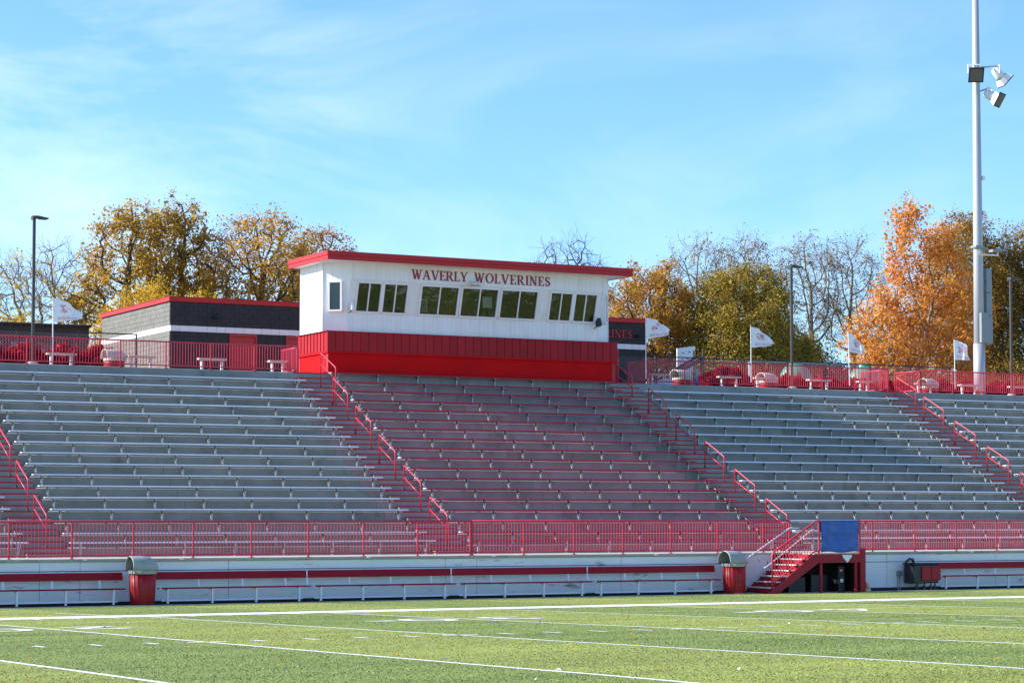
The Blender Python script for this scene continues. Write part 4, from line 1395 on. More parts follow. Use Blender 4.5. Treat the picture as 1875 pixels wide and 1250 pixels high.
def lamp_post(x, y, top, label, head=0.5):
    t = thing('lamp_post', label, 'lamp post', (x, y, CZ), 'lamp posts on the concourse')
    MB().box(x - 0.05, x + 0.05, y - 0.05, y + 0.05, CZ + 0.12, top).build('pole', M['bronze'], t, bevel=0.01)
    MB().lathe([(0.2, 0.0), (0.2, 0.10), (0.14, 0.14)], 14, (x, y, CZ - 0.02)).build('base', M['paving'], t)
    MB().prism([(x + 0.02, top - 0.02), (x + 0.14, top + 0.0), (x + head, top - 0.01), (x + head, top + 0.03), (x + 0.12, top + 0.09), (x - 0.09, top + 0.08), (x - 0.09, top - 0.06)], 'y', y - 0.14, y + 0.14).build('head', M['bronze'], t, bevel=0.012)
    MB().box(x + 0.16, x + head - 0.04, y - 0.11, y + 0.11, top - 0.025, top - 0.012).build('lens', M['lens'], t)


lamp_post(22.62, 78.6, 13.16, 'slim bronze lamp post at the left beside a flag')
lamp_post(55.35, 78.6, 13.12, 'slim bronze lamp post in front of the bare trees', 0.55)
lamp_post(67.30, 78.6, 13.2, 'slim bronze lamp post right of the tall light mast', 0.55)

# tall light mast
LX0, LY0 = 67.05, 80.5
mast = thing('light_mast', 'tall grey stadium light mast at the right edge', 'light mast', (LX0, LY0, CZ))
MB().path([(LX0, LY0, CZ - 0.1), (LX0, LY0, 14.8), (LX0, LY0, 30.0)], 0.2, 28, radii=[0.25, 0.215, 0.125]).build('pole', M['mast'], mast, smooth=True)
MB().path([(LX0, LY0, CZ - 0.1), (LX0, LY0, 10.4)], 0.2, 28, radii=[0.27, 0.262], caps=True).build('base_sleeve', M['mast'], mast, smooth=True)
MB().box(66.82, 67.24, 80.03, 80.20, 10.42, 11.78).build('cabinet', M['cabinet'], mast, bevel=0.015)
MB().box(67.36, 67.70, 80.30, 80.62, 10.40, 11.68).build('cabinet', M['cabinet'], mast, bevel=0.012)
MB().box(67.36, 67.68, 80.30, 80.60, 11.70, 12.72).build('cabinet', M['cabinet'], mast, bevel=0.012)
MB().box(67.36, 67.67, 80.30, 80.60, 12.74, 13.84).build('cabinet', M['cabinet'], mast, bevel=0.012)
for z in (10.9, 12.2, 13.3):
    MB().box(67.24, 67.36, 80.42, 80.5, z, z + 0.06).build('cabinet_bracket', M['galv'], mast)
for z, dx in ((16.3, 0.25), (17.9, 0.22)):
    MB().box(LX0 + dx - 0.08, LX0 + dx + 0.06, LY0 - 0.22, LY0 - 0.06, z, z + 0.18).build('junction_box', M['white'], mast, bevel=0.01)
for z in (18.8, 19.9):
    MB().path([(LX0 - 0.24, LY0 - 0.1, z), (LX0 - 0.3, LY0 - 0.14, z)], 0.03, 8).build('step_stub', M['galv'], mast)


def flood(px, py, pz, aim, label, arm):
    """round housing, yoke and square visor, aimed along 'aim'"""
    t = thing('floodlight', label, 'floodlight', (px, py, pz), 'floodlights on the tall mast')
    a = Vector(aim).normalized()
    side = a.cross(Vector((0, 0, 1))).normalized()
    up = side.cross(a).normalized()
    c = Vector((px, py, pz))
    MB().path([c - a * 0.52, c - a * 0.50, c - a * 0.36, c - a * 0.1, c + a * 0.08], 0.2, 20, radii=[0.02, 0.13, 0.205, 0.225, 0.23]).build('housing', M['white'], t, smooth=True)
    v = []
    for d, h in ((0.02, 0.235), (0.30, 0.33)):
        for su, sv in ((-1, -1), (1, -1), (1, 1), (-1, 1)):
            v.append(c + a * d + side * su * h + up * sv * h)
    MB().add(v, [(0, 1, 5, 4), (1, 2, 6, 5), (2, 3, 7, 6), (3, 0, 4, 7)]).build('visor', M['white'], t)
    v = [c + a * d + side * su * h + up * sv * h for d, h in ((0.295, 0.345), (0.335, 0.345)) for su, sv in ((-1, -1), (1, -1), (1, 1), (-1, 1))]
    MB().add(v, [(3, 2, 1, 0), (4, 5, 6, 7), (0, 1, 5, 4), (1, 2, 6, 5), (2, 3, 7, 6), (3, 0, 4, 7)]).build('lens_frame', M['black'], t)
    v = [c + a * 0.338 + side * su * 0.28 + up * sv * 0.28 for su, sv in ((-1, -1), (1, -1), (1, 1), (-1, 1))]
    MB().add(v, [(0, 1, 2, 3)]).build('lens', M['lens'], t)
    y0 = c + side * 0.27 - a * 0.22
    y1 = c - side * 0.27 - a * 0.22
    top = Vector((0, 0, 0.34))
    MB().path([y0 - up * 0.05, y0 + top, y1 + top, y1 - up * 0.05], 0.03, 6).build('yoke', M['white'], t)
    A = Vector(arm)
    MB().path([A, (y0 + y1) / 2 + top], 0.035, 8).build('arm', M['galv'], t)
    return t


flood(66.66, 80.12, 22.72, (-0.42, -0.80, -0.42), 'white floodlight left of the mast, its dark square front facing the field', (LX0 - 0.1, LY0 - 0.15, 23.0))
flood(68.38, 80.35, 22.75, (0.70, -0.18, -0.68), 'white floodlight on a long arm right of the mast', (LX0 + 0.1, LY0, 23.1))
flood(67.76, 80.12, 21.72, (0.42, -0.76, -0.50), 'white floodlight lowest of the three on the mast', (LX0 + 0.15, LY0 - 0.1, 22.0))
for (x, y, tl, lb) in ((66.72, 80.0, -0.10, 'flat grey area light on the left side of the mast'), (68.15, 80.45, 0.12, 'flat grey area light on the right side of the mast')):
    t = thing('area_light', lb, 'lamp', (x, y, 14.7), 'flat area lights on the mast')
    s_ = -1 if x < LX0 else 1
    MB().prism([(x - 0.36, 14.66 - tl * 0.3), (x + 0.40, 14.66 + tl * 0.3), (x + 0.40, 14.72 + tl * 0.3), (x - 0.1, 14.79), (x - 0.36, 14.78 - tl * 0.3)], 'y', y - 0.2, y + 0.2).build('head', M['cabinet'], t, bevel=0.012)
    MB().path([(x, y, 14.66), (x, y, 14.50), (LX0, LY0 - 0.2, 14.46)], 0.035, 8).build('arm', M['white'], t)


# ------------------------------------------------------------------ flags
def text_mesh(body, size):
    cu = bpy.data.curves.new('print_text', 'FONT')
    cu.body = body
    cu.size = size
    cu.resolution_u = 2
    o = bpy.data.objects.new('print_text', cu)
    COL.objects.link(o)
    me = bpy.data.meshes.new_from_object(o)
    bpy.data.objects.remove(o)
    bpy.data.curves.remove(cu)
    return me


TXT = text_mesh('WOLVERINES', 1.0)
tv = [tuple(v.co) for v in TXT.vertices]
tf = [tuple(p.vertices) for p in TXT.polygons]
tw = max(p[0] for p in tv)
bpy.data.meshes.remove(TXT)


def flag(x, ztop, h, L, drop_tip, bottom_tip, bulge, seed, label, swing=0.25, tilt=0.0):
    y = 77.93
    t = thing('flag', label, 'flag', (x, y, CZ + 0.5), 'white team flags on the upper railing')
    MB().path([(x + tilt, y, CZ + 0.2), (x, y, ztop + 0.03)], 0.018, 8).build('staff', M['white'], t)

    def S(u, w, out=0.0):
        """u along the fly 0..1, w down the hoist 0..1"""
        zt = ztop - drop_tip * h * (u ** 1.6) * (1 - bulge) - drop_tip * h * bulge * (u ** 3.2)
        zb = ztop - h + bottom_tip * h * u
        rip = 0.085 * math.sin(u * 9 + seed + w * 1.5) * u + 0.03 * math.sin(u * 17 + seed * 2 - w * 3) * u
        yy = y - 0.02 - swing * u * 0.5 + rip * 1.6 - out
        return (x + 0.02 + L * u + 0.03 * math.sin(w * 5 + seed) * u, yy, zt + (zb - zt) * w + 0.015 * math.sin(u * 13 + seed) * u)
    nu, nw = 26, 14
    v = [S(i / nu, j / nw) for j in range(nw + 1) for i in range(nu + 1)]
    f = [(j * (nu + 1) + i, j * (nu + 1) + i + 1, (j + 1) * (nu + 1) + i + 1, (j + 1) * (nu + 1) + i) for j in range(nw) for i in range(nu)]
    c = MB().add(v, f).build('cloth', M['cloth'], t, smooth=True)
    # print: the team word along the foot and a loose red emblem above it
    MB().add([S(0.13 + 0.80 * p[0] / tw, 0.93 - 0.24 * p[1], 0.012) for p in tv], tf).build('lettering', M['print'], c)
    rg = random.Random(seed * 13 + 1)
    m = MB()
    for k in range(9):
        u0 = 0.26 + 0.30 * rg.random()
        w0 = 0.16 + 0.44 * rg.random()
        a = rg.uniform(0, 3.1)
        l, wd = rg.uniform(0.06, 0.13), 0.032
        q_ = [(-l, -wd), (l, -wd * 0.3), (l * 0.7, wd), (-l * 0.8, wd)]
        m.add([S(u0 + p[0] * math.cos(a) - p[1] * math.sin(a), w0 + p[0] * math.sin(a) + p[1] * math.cos(a), 0.010 + 0.001 * k) for p in q_], [(0, 1, 2, 3)])
    m.build('emblem', M['print'], c)
    return t


flag(23.14, 10.27, 0.86, 0.95, 0.62, 0.16, 0.15, 1, 'white flag with red print beside the left lamp post', 0.35)
flag(47.70, 10.58, 0.86, 0.96, 0.55, 0.22, 0.55, 2, 'white flag with red print at the right end of the block building', 0.25)
flag(52.82, 10.42, 0.86, 0.95, 0.78, 0.12, 0.35, 3, 'white flag with red print before the olive tree', 0.3)
flag(57.80, 10.36, 0.80, 0.68, 1.02, -0.16, 0.10, 4, 'white flag with red print left of the orange tree trunk', 0.5, 0.06)
flag(63.52, 10.26, 0.86, 0.62, 0.62, 0.0, 0.6, 5, 'white flag with red print left of the tall light mast', 0.5, 0.03)


# ------------------------------------------------------------------ fences
def fence(x0, x1, y, zt, label, step=2.4, panels=None, ztop=None):
    t = thing('chain_link_fence', label, 'fence', (x0, y, CZ))
    x = x0
    pm_ = MB().path([(0, 0, 0), (0, 0, zt)], 0.035, 8).mesh('post', M['black'])
    while x <= x1 + 0.01:
        inst('post', pm_, t, (x, y, CZ - 0.05))
        x += step
    MB().path([(x0, y, CZ + zt - 0.08), (x1, y, CZ + zt - 0.08)], 0.025, 8).build('top_rail', M['black'], t)
    # woven wire: two families of slanted wires
    m = MB()
    p = 0.13
    h = zt - 0.12
    k = x0
    while k < x1:
        for s_ in (1, -1):
            a, b = (k, k + h) if s_ > 0 else (k + h, k)
            za, zb = CZ, CZ + h
            pa, pb__ = Vector((a, y, za)), Vector((b, y, zb))
            if max(a, b) <= x1:
                w = Vector((0.0045, 0, 0))
                m.add([pa - w, pa + w, pb__ + w, pb__ - w], [(0, 1, 2, 3)])
        k += p
    stuff(m.build('wire_mesh', M['galv'], t))
    if panels:
        for (a, b, z0, z1) in panels:
            n = int((b - a) / 0.075)
            sl_ = MB().box(0.004, 0.066, 0, 0.012, 0, z1 - z0).mesh('slat', M['slat'])
            for i in range(n):
                inst('slat', sl_, t, (a + i * 0.075, y + 0.03, CZ + z0))
    return t


fence(51.4, 70.6, 87.0, 1.95, 'black chain link fence with pale slats behind the red hedges on the right', panels=[(57.9, 59.3, 0.1, 1.0), (59.5, 60.9, 0.1, 0.98)])
fence(14.6, 29.0, 86.2, 1.95, 'black chain link fence before the brick building on the left')

# long low pale shed roof behind the right hedges
t = thing('low_shed', 'long low pale blue shed wall behind the red hedges on the right', 'shed', (70, 93, CZ))
MB().box(66, 86, 97.0, 98.5, 7.8, 9.35).build('wall', M['slat'], t)
MB().prism([(96.8, 9.35), (98.7, 9.35), (98.7, 9.45), (96.8, 9.41)], 'x', 65.8, 86.2).build('roof', M['cabinet'], t)

# playground
t = thing('playground_slide', 'dark brown slide with grey tube behind the upper railing', 'slide', (54.6, 88.2, CZ))
for dy in (0.0, 0.75):
    MB().prism([(53.4, 8.05), (53.55, 7.95), (57.2, 9.85), (57.2, 10.05)], 'y', 88.2 + dy, 88.25 + dy).build('slide_side', M['darkbrown'], t)
MB().prism([(53.4, 8.02), (53.5, 7.95), (57.2, 9.85), (57.2, 9.92)], 'y', 88.251, 88.949).build('chute', M['darkbrown'], t)
MB().lathe([(0.05, 0.0), (0.9, 0.02), (0.86, 0.55), (0.55, 0.85), (0.1, 0.95)], 20, (55.0, 87.9, CZ)).build('tube', M['slat'], t, smooth=True)
for X, Y in ((57.1, 88.2), (57.1, 89.0)):
    MB().path([(X, Y, CZ), (X, Y, 10.3)], 0.05, 8).build('post', M['darkbrown'], t)
wb = thing('white_panel', 'white climbing panel with dark holds standing in the playground', 'panel', (57.3, 90, CZ))
MB().prism([(56.82, 9.35), (57.82, 9.42), (57.82, 10.60), (56.82, 10.46)], 'y', 90.0, 90.06).build('panel', M['white'], wb)
for (a, b) in ((57.15, 10.25), (57.5, 10.32), (57.1, 9.95), (57.4, 9.98), (57.6, 9.9)):
    MB().prism([(a - 0.07, b - 0.03), (a, b + 0.03), (a + 0.07, b - 0.03), (a, b)], 'y', 89.97, 89.999).build('hold', M['black'], wb)
for X in (56.9, 57.75):
    MB().path([(X, 90.1, CZ), (X, 90.1, 9.6)], 0.05, 8).build('post', M['darkbrown'], wb)


def play_dome(x, y, z, rx, rz, label, legs=True):
    t = thing('play_house', label, 'playhouse', (x, y, CZ), 'green playground houses')
    prof = [(rx * math.cos(R(a)), z + rz * math.sin(R(a))) for a in range(0, 91, 10)]
    prof[-1] = (0.02, prof[-1][1])
    MB().lathe([(rx * 1.06, z - 0.06), (rx * 1.06, z)] + prof, 18, (x, y, 0)).build('dome', M['green'], t, smooth=False)
    MB().lathe([(rx * 0.42, z + rz * 0.9), (rx * 0.38, z + rz * 1.02), (0.02, z + rz * 1.1)], 14, (x, y, 0)).build('cap', M['green'], t)
    for k in range(6):
        a = R(60 * k + 10)
        MB().path([(x + rx * 0.9 * math.cos(a), y + rx * 0.9 * math.sin(a), CZ - 0.03), (x + rx * 0.9 * math.cos(a), y + rx * 0.9 * math.sin(a), z)], 0.06, 8).build('post', M['darkbrown'], t)
    MB().lathe([(rx * 0.8, 8.5), (rx * 0.8, 8.62)], 16, (x, y, 0)).build('deck', M['darkbrown'], t)
    return t


play_dome(57.9, 91.0, 8.95, 0.85, 0.8, 'green domed playhouse beside the white climbing panel')
play_dome(65.0, 92.0, 9.36, 0.78, 0.78, 'green domed playhouse behind the middle lamp post')
play_dome(69.2, 92.0, 9.36, 0.80, 0.78, 'green domed playhouse left of the right aisle')
sw = thing('swing_frame', 'pale swing frame with chains behind the flag', 'swing', (60.5, 90, CZ))
MB().path([(60.9, 90, CZ), (60.9, 90, 10.05)], 0.055, 8).build('post', M['white'], sw)
MB().path([(60.2, 90, 10.02), (60.9, 90, 9.98), (67.5, 90.2, 10.0)], 0.045, 8).build('beam', M['galv'], sw)
MB().path([(67.5, 90.2, CZ), (67.5, 90.2, 10.0)], 0.055, 8).build('post', M['galv'], sw)
for X in (61.6, 62.2, 64.0, 64.6):
    MB().path([(X, 90.05, 9.98), (X + 0.05, 90.05, 8.5)], 0.008, 5).build('chain', M['galv'], sw)
t = tag(MB().lathe([(0.07, 0), (0.08, 0.3), (0.05, 0.36), (0.03, 0.42)], 12, (50.55, 78.6, CZ - 0.02)).build('blue_bottle', M['bluebottle'], None, smooth=True), 'small blue bottle on the concourse edge behind the railing', 'bottle')
tag(MB().lathe([(0.14, 0), (0.13, 0.04), (0.03, 0.30)], 14, (65.45, 78.7, CZ - 0.02)).build('small_cone', M['orange'], None, smooth=True), 'small orange cone at the foot of the light mast', 'cone')


# ------------------------------------------------------------------ trees
def grow(rng, base, lean, trunk_h, att, step=0.45, kill=0.55, iters=90):
    nodes = [np.array(base, float)]
    par = [-1]
    n = max(2, int(trunk_h / step))
    for k in range(n):
        p = nodes[-1] + np.array([lean[0] * step + rng.normal(0, 0.03), lean[1] * step + rng.normal(0, 0.03), step])
        nodes.append(p)
        par.append(len(nodes) - 2)
    A = np.array(att)
    alive = np.ones(len(A), bool)
    P = np.array(nodes)
    D = np.linalg.norm(A[:, None] - P[None], axis=2)
    near = D.argmin(1)
    dist = D.min(1)
    for it in range(iters):
        idx = np.where(alive)[0]
        if len(idx) == 0:
            break
        vecs = {}
        for a in idx:
            d = A[a] - nodes[near[a]]
            L = np.linalg.norm(d) + 1e-6
            if L > 9:
                continue
            vecs.setdefault(near[a], []).append(d / L)
        if not vecs:
            break
        new = []
        for k, ds in vecs.items():
            d = np.mean(ds, axis=0) + rng.normal(0, 0.10, 3) + np.array([0, 0, 0.04])
            L = np.linalg.norm(d)
            if L < 0.05:
                continue
            nodes.append(nodes[k] + d / L * step)
            par.append(k)
            new.append(len(nodes) - 1)
        if not new:
            break
        Q = np.array([nodes[i] for i in new])
        D = np.linalg.norm(A[:, None] - Q[None], axis=2)
        j = D.argmin(1)
        dj = D.min(1)
        upd = dj < dist
        near[upd] = np.array(new)[j[upd]]
        dist = np.minimum(dist, dj)
        alive &= dist > kill
    return np.array(nodes), np.array(par)


def tree(label, x, y, lobes, trunk_h, leaves, leafsize, mats, weights, seed, group, trunk_r=0.28, natt=260, bark='bark', name='autumn_tree', clump=0.42, twigs=2, lean=(0, 0), step=0.45, top_thin=0.0, twig_len=0.7, even=1.6):
    """lobes: (cx, cy, cz, rx, ry, rz, share) ellipsoids the crown fills, in world metres"""
    rng = np.random.default_rng(seed)
    root = thing(name, label, 'tree', (x, y, CZ), group)
    sh = np.array([l[6] for l in lobes])
    sh = sh / sh.sum()
    att = []
    for l, s_ in zip(lobes, sh):
        k = 0
        while k < int(2.4 * natt * s_) + 3:
            p = rng.uniform(-1, 1, 3)
            if np.dot(p, p) > 1:
                continue
            if np.dot(p, p) < 0.25 and rng.random() < 0.6:
                continue
            att.append((l[0] + p[0] * l[3], l[1] + p[1] * l[4], l[2] + p[2] * l[5]))
            k += 1
    nodes, par = grow(rng, (x, y, CZ - 0.1), lean, trunk_h, att, step=step)
    n = len(nodes)
    kids = np.zeros(n, int)
    for i in range(1, n):
        kids[par[i]] += 1
    rad = np.zeros(n)
    acc = np.zeros(n)
    for i in range(n - 1, -1, -1):
        rad[i] = 0.014 if kids[i] == 0 else acc[i] ** 0.5
        if i:
            acc[par[i]] += rad[i] ** 2.0
    sc = trunk_r / max(rad[0], 1e-4)
    rad = np.maximum(rad * sc, 0.011)
    # branches
    m = MB()
    o = np.array(wpos(root))
    done = set()
    order = sorted(range(1, n), key=lambda i: -rad[i])
    for i in order:
        k = 7 if rad[i] > 0.09 else (5 if rad[i] > 0.035 else 3)
        r0 = min(rad[par[i]], rad[i] * 1.5)
        if par[i] == 0:
            r0 = rad[0] * 1.25
        m.path([nodes[par[i]], nodes[i]], 1, k, radii=[r0, rad[i]], caps=False)
    tips = [i for i in range(1, n) if rad[i] < 0.045 or kids[i] == 0]
    ends = []
    for i in tips:
        d0 = nodes[i] - nodes[par[i]]
        d0 /= np.linalg.norm(d0) + 1e-6
        for q_ in range(twigs if kids[i] else twigs + 1):
            d = d0 + rng.normal(0, 0.65, 3) + np.array([0, 0, 0.15])
            d /= np.linalg.norm(d)
            e = nodes[i] + d * rng.uniform(0.4, 1.0) * twig_len
            m.path([nodes[i], e], 1, 3, radii=[0.014, 0.008], caps=False)
            ends.append((nodes[i] + e) / 2)
            ends.append(e)
            if twigs > 2:
                e2 = e + (d + rng.normal(0, 0.5, 3)) * 0.3 * twig_len
                m.path([e, e2], 1, 3, radii=[0.009, 0.006], caps=False)
                ends.append(e2)
    m.build('trunk', M[bark], root, smooth=True)
    if leaves:
        E = np.array(ends)
        if top_thin > 0:
            zt, zb = E[:, 2].max(), E[:, 2].min()
            keep = rng.random(len(E)) > top_thin * ((E[:, 2] - zb) / (zt - zb)) ** 2
            E = E[keep]
        # clumps: some twig ends carry many leaves, some few
        wgt = rng.gamma(even, 1.0, len(E))
        wgt /= wgt.sum()
        leaves = int(leaves * 2.7)
        leafsize *= 0.56
        pick = rng.choice(len(E), leaves, p=wgt)
        C = E[pick] + rng.normal(0, clump * 0.55, (leaves, 3)) - np.array([0, 0, 0.05])
        s_ = leafsize * (0.55 + rng.gamma(2.2, 0.22, leaves))
        u = rng.normal(0, 1, (leaves, 3))
        u /= np.linalg.norm(u, axis=1)[:, None]
        w = rng.normal(0, 1, (leaves, 3))
        w[:, 2] *= 0.6
        w -= u * (w * u).sum(1)[:, None]
        w /= np.linalg.norm(w, axis=1)[:, None] + 1e-6
        nn = np.cross(u, w)
        a = C - u * s_[:, None] * 0.5
        b = C + w * s_[:, None] * 0.36 + nn * s_[:, None] * 0.12
        c = C + u * s_[:, None] * 0.55
        d = C - w * s_[:, None] * 0.36 + nn * s_[:, None] * 0.12
        V = np.stack([a, b, c, d], 1).reshape(-1, 3) - o
        me = bpy.data.meshes.new('crown')
        me.vertices.add(len(V))
        me.vertices.foreach_set('co', V.astype(np.float32).ravel())
        me.loops.add(leaves * 4)
        me.loops.foreach_set('vertex_index', np.arange(leaves * 4, dtype=np.int32))
        me.polygons.add(leaves)
        me.polygons.foreach_set('loop_start', np.arange(0, leaves * 4, 4, dtype=np.int32))
        me.polygons.foreach_set('loop_total', np.full(leaves, 4, dtype=np.int32))
        for q_ in mats:
            me.materials.append(LEAF[q_])
        ww = np.array(weights, float)
        me.polygons.foreach_set('material_index', rng.choice(len(mats), leaves, p=ww / ww.sum()).astype(np.int32))
        me.update()
        me.validate()
        co = bpy.data.objects.new('crown', me)
        COL.objects.link(co)
        co.parent = root
        stuff(co)
    return root


G1 = 'trees behind the block building'
G2 = 'trees beyond the concourse on the right'
tree('tall sparse maple with dark limbs and yellow-brown leaves, left of the block building', 37.9, 112,
     [(37.3, 112, 15.6, 2.3, 2.2, 3.3, 1.0), (35.1, 112, 13.6, 1.5, 1.5, 1.6, 0.35), (38.6, 112.5, 14.2, 1.6, 1.6, 2.0, 0.4)], 3.2, 5200, 0.23,
     ['brown', 'gold', 'yellowolive', 'yellow'], [4, 4, 2, 1.5], 11, G1, even=0.8, trunk_r=0.30, natt=230, clump=0.40, top_thin=0.25)
tree('thin topped maple with dark limbs just right of the tallest left maple', 40.4, 113,
     [(40.2, 113, 16.4, 1.9, 2, 3.0, 1.0), (40.9, 113, 13.6, 1.6, 1.6, 2.0, 0.5)], 3.2, 3800, 0.22,
     ['brown', 'gold', 'olive', 'yellowolive'], [3, 3, 2, 2], 12, G1, even=0.8, trunk_r=0.26, natt=170, clump=0.36, top_thin=0.6)
tree('broad golden brown tree rising above the middle of the block building', 44.3, 111,
     [(44.2, 111, 14.9, 3.3, 3, 3.7, 1.0), (41.5, 111, 13.2, 1.9, 1.9, 2.2, 0.35), (46.3, 111.5, 14, 1.8, 2, 2.6, 0.3)], 2.6, 9000, 0.20,
     ['gold', 'amber', 'brown', 'yellow'], [4, 3, 3, 1], 13, G1, trunk_r=0.34, natt=330, clump=0.45, top_thin=0.3)
tree('sparse brown tree between the golden tree and the press box roof', 49.2, 114,
     [(48.9, 114, 15.3, 2.1, 2, 3.0, 1.0), (47.2, 114, 12.8, 1.7, 1.7, 2.0, 0.4)], 2.8, 4200, 0.19,
     ['brown', 'gold', 'rust'], [4, 2, 2], 14, G1, trunk_r=0.25, natt=190, clump=0.36, top_thin=0.35)
tree('low dense bright yellow tree behind the left corner of the block building', 36.4, 106,
     [(36.2, 106, 11.6, 2.5, 2.0, 2.2, 1.0), (33.9, 105.5, 9.9, 1.3, 1.4, 2.2, 0.5), (38.8, 106, 11.8, 1.9, 1.6, 1.6, 0.45)], 1.2, 12000, 0.17,
     ['yellow', 'gold', 'amber', 'yellowolive'], [6, 4, 1.5, 1], 15, G1, trunk_r=0.2, natt=220, clump=0.4)
tree('bare tree with a few yellow leaves behind the left lamp post', 32.6, 113,
     [(31.4, 113, 13.5, 2.6, 2, 2.4, 1.0), (33.3, 113, 11.6, 1.4, 1.4, 1.4, 0.3)], 1.8, 650, 0.20,
     ['yellow', 'gold'], [2, 1], 16, G1, trunk_r=0.17, bark='palebark', natt=120, twigs=3, twig_len=0.9, clump=0.3)
tree('bare tree with fine twigs left of the tallest left maple', 36.2, 120,
     [(35.8, 120, 15.2, 2.2, 2, 2.2, 1.0)], 3.5, 0, 0.2, [], [], 17, G1, bark='palebark', trunk_r=0.13, natt=90, twigs=3, twig_len=1.0)
tree('small yellow tree low behind the brick building', 30.9, 110, [(30.8, 110, 10.6, 1.8, 1.5, 1.6, 1.0)], 1.0, 2600, 0.18, ['gold', 'yellow', 'yellowolive'], [3, 2, 2], 18, G1, trunk_r=0.12, natt=80)
tree('bare tree crown showing above the press box roof', 72.8, 130,
     [(73.6, 130, 18.0, 3.2, 2, 2.9, 1.0)], 5, 0, 0.2, [], [], 21, G2, trunk_r=0.2, natt=170, twigs=3, twig_len=1.0)
tree('bare twiggy tree top just above the middle of the press box roof', 61.6, 132,
     [(61.6, 132, 15.6, 3.8, 2, 2.2, 1.0)], 4, 0, 0.2, [], [], 22, G2, trunk_r=0.2, natt=110, twigs=3, twig_len=0.8)
tree('amber brown tree just right of the press box', 68.6, 111,
     [(68.2, 111, 13.6, 2.9, 2.6, 3.5, 1.0), (70.2, 111, 11.5, 1.8, 1.8, 2.4, 0.3), (66.6, 111, 12.0, 1.6, 1.6, 2.6, 0.3)], 2.0, 16000, 0.20,
     ['gold', 'amber', 'brown', 'rust', 'yellowolive'], [2.5, 2, 5, 3, 2], 23, G2, trunk_r=0.3, natt=300, clump=0.42)
tree('rounded olive yellow maple behind the playground', 72.9, 108,
     [(72.6, 108, 13.4, 3.2, 3.2, 3.7, 1.0), (70.8, 107, 10.6, 1.8, 2, 2.0, 0.3), (74.6, 108, 11.2, 2.6, 2.8, 2.9, 0.5), (72.6, 106, 10.2, 2.4, 1.8, 1.9, 0.4)], 1.8, 33000, 0.18,
     ['yellowolive', 'olive', 'gold', 'brown', 'darkolive'], [4, 4, 2, 2.5, 2], 24, G2, trunk_r=0.34, natt=430, clump=0.48)
tree('dark olive tree tucked behind the middle lamp post', 81.5, 114,
     [(80.4, 114, 11.2, 2.6, 2.4, 2.6, 1.0), (83.2, 114, 10.0, 2.2, 2, 1.9, 0.6)], 1.2, 13000, 0.19,
     ['darkolive', 'olive', 'rust', 'gold'], [5, 2, 1, 1], 25, G2, trunk_r=0.25, natt=220, clump=0.45)
for k, (tx, tz, lb) in enumerate(((88.0, 22.4, 'pale bare tree behind the olive maple, left of the lamp post'), (92.0, 22.9, 'pale bare tree between the olive maple and the lamp post'), (97.6, 23.0, 'pale bare tree with several stems right of the middle lamp post'), (101.5, 23.2, 'pale bare tree close behind the left edge of the orange tree'))):
    tree(lb, tx, 136, [(tx - 0.3, 136, tz - 4.4, 3.0, 2.4, 4.6, 1.0)], 4.5, 1900, 0.19, ['greyleaf', 'yellowolive', 'brown'], [3, 1, 1], 30 + k, G2, trunk_r=0.26, natt=190, bark='palebark', twigs=3, twig_len=0.9, clump=0.3)
tree('tall bright orange maple with pale limbs left of the light mast', 86.6, 110,
     [(86.1, 110, 19.0, 1.2, 1.4, 3.2, 0.4), (88.9, 110, 17.8, 1.1, 1.5, 3.1, 0.35), (87.3, 110, 15.2, 3.3, 2.6, 3.3, 0.9), (83.8, 110, 13.2, 2.2, 2, 3.0, 0.6), (90.6, 110.5, 14.2, 2.0, 2, 3.4, 0.7), (86.8, 109, 11.2, 4.2, 2.4, 2.6, 0.9)], 3.4, 12500, 0.27,
     ['orange', 'peach', 'amber', 'rust', 'gold'], [6, 4, 3, 0.8, 0.8], 41, G2, trunk_r=0.28, natt=400, clump=0.5, bark='palebark', even=0.6)
tree('dark brown-green oak rising behind the orange maple', 96.4, 118,
     [(97.0, 118, 17.0, 3.2, 3, 5.6, 1.0), (99.8, 118, 15.6, 2.4, 2.4, 5.2, 0.6), (91.5, 118, 12.0, 2.4, 2.4, 3.4, 0.4)], 2.6, 27000, 0.20,
     ['olive', 'brown', 'darkolive', 'gold', 'rust'], [3, 5, 2, 2.5, 1.5], 42, G2, trunk_r=0.36, natt=380, clump=0.5)
tree('dark brown-green oak at the right edge behind the light mast', 101.2, 117,
     [(101.4, 117, 16.6, 3.6, 3, 5.9, 1.0), (105.4, 117, 16.2, 3.2, 3, 5.9, 0.8), (98.2, 116, 11.0, 2.2, 2.4, 3.0, 0.4)], 2.4, 30000, 0.20,
     ['olive', 'brown', 'darkolive', 'gold'], [3, 5, 2, 2.5], 43, G2, trunk_r=0.36, natt=400, clump=0.5)
tree('dark oak beyond the right edge of the picture', 109.5, 118,
     [(109.5, 118, 14.2, 3.8, 3, 5.2, 1.0)], 2.4, 12000, 0.22, ['olive', 'brown', 'darkolive', 'gold'], [4, 4, 4, 1], 44, G2, trunk_r=0.36, natt=220, clump=0.5)
tree('dark evergreen-like thicket below the orange maple', 90.4, 116,
     [(89.5, 116, 10.2, 4.5, 2.4, 2.2, 1.0), (96.0, 114, 9.8, 3.5, 2.2, 1.9, 0.8)], 0.8, 14000, 0.2, ['darkolive', 'olive', 'brown', 'rust'], [5, 3, 2, 2], 45, G2, trunk_r=0.2, natt=220, clump=0.5)


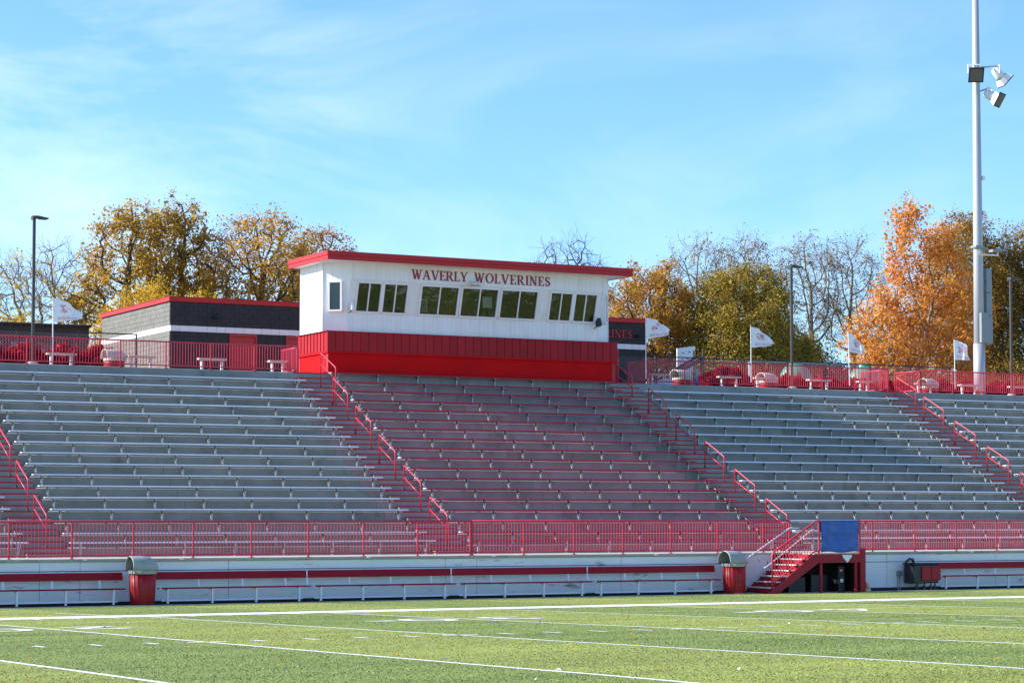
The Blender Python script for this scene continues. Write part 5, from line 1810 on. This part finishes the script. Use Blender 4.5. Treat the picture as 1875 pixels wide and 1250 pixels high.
# ------------------------------------------------------------------ red hedges
def hedge(label, ells, n, seed, mats=('crimson', 'darkred', 'pink'), w=(4, 4, 1.6), size=0.10):
    rng = np.random.default_rng(seed)
    cx = sum(e[0] for e in ells) / len(ells)
    cy = sum(e[1] for e in ells) / len(ells)
    root = thing('burning_bush', label, 'shrub', (cx, cy, CZ), 'crimson hedge shrubs on the concourse')
    o = np.array(wpos(root))
    m = MB()
    for e in ells:
        for k in range(40):
            d = rng.normal(0, 1, 3)
            d[2] = abs(d[2])
            d /= np.linalg.norm(d)
            m.path([(e[0] + d[0] * 0.1 * e[3], e[1] + d[1] * 0.1 * e[4], CZ - 0.05), (e[0] + d[0] * e[3] * 0.5, e[1] + d[1] * e[4] * 0.5, CZ + d[2] * e[5] * 0.5), (e[0] + d[0] * e[3] * 0.95, e[1] + d[1] * e[4] * 0.95, CZ + d[2] * e[5] * 0.95)], 1, 3, radii=[0.02, 0.012, 0.006], caps=False)
    m.build('stems', M['bark'], root)
    C = []
    vol = np.array([e[3] * e[4] for e in ells])
    vol /= vol.sum()
    for e, s_ in zip(ells, vol):
        k = int(n * s_)
        d = rng.normal(0, 1, (k, 3))
        d[:, 2] = np.abs(d[:, 2])
        d /= np.linalg.norm(d, axis=1)[:, None]
        rr = (0.62 + 0.38 * rng.random(k) ** 0.6) * (1 + 0.12 * np.sin(d[:, 0] * 9 + seed) * np.cos(d[:, 1] * 7 + d[:, 2] * 6))
        C.append(np.stack([e[0] + d[:, 0] * e[3] * rr, e[1] + d[:, 1] * e[4] * rr, CZ + d[:, 2] * e[5] * rr], 1))
    C = np.concatenate(C)
    n = len(C)
    u = rng.normal(0, 1, (n, 3))
    u /= np.linalg.norm(u, axis=1)[:, None]
    w_ = rng.normal(0, 1, (n, 3))
    w_ -= u * (w_ * u).sum(1)[:, None]
    w_ /= np.linalg.norm(w_, axis=1)[:, None]
    s_ = (size * rng.uniform(0.7, 1.3, n))[:, None]
    V = np.stack([C - u * s_ * 0.6, C + w_ * s_ * 0.4, C + u * s_ * 0.6, C - w_ * s_ * 0.4], 1).reshape(-1, 3) - o
    mb = MB()
    mb.v = [tuple(p) for p in V]
    mb.f = [(4 * i, 4 * i + 1, 4 * i + 2, 4 * i + 3) for i in range(n)]
    ww = np.array(w, float)
    mb.m = list(map(int, rng.choice(len(mats), n, p=ww / ww.sum())))
    me = mb.mesh('foliage', [LEAF[q_] for q_ in mats])
    co = bpy.data.objects.new('foliage', me)
    COL.objects.link(co)
    co.parent = root
    stuff(co)


hedge('clipped crimson hedge left of the block building behind the upper railing', [(x_, 84.2, 0, 1.0, 0.8, 1.2) for x_ in (19.4, 20.9, 22.4, 23.9, 25.4, 26.8)], 24000, 51)
hedge('round crimson bush left of the middle lamp post', [(54.2, 82.0, 0, 1.35, 1.1, 1.08)], 11000, 52)
hedge('crimson hedge between the middle lamp post and the right aisle', [(56.6, 82.6, 0, 1.1, 0.9, 0.85), (58.2, 82.8, 0, 1.2, 0.9, 0.9), (60.0, 82.8, 0, 1.3, 0.9, 0.88), (61.8, 82.8, 0, 1.2, 0.9, 0.85)], 22000, 53)
hedge('low crimson bush in the gap at the top of the right aisle', [(64.2, 83.2, 0, 1.3, 0.9, 0.85)], 5000, 54)
hedge('crimson hedge behind the light mast', [(66.6, 83.0, 0, 1.3, 0.9, 0.95), (68.6, 83.0, 0, 1.3, 0.9, 0.98), (70.6, 83.0, 0, 1.3, 0.9, 1.0), (72.6, 83.0, 0, 1.3, 0.9, 1.0)], 24000, 55)
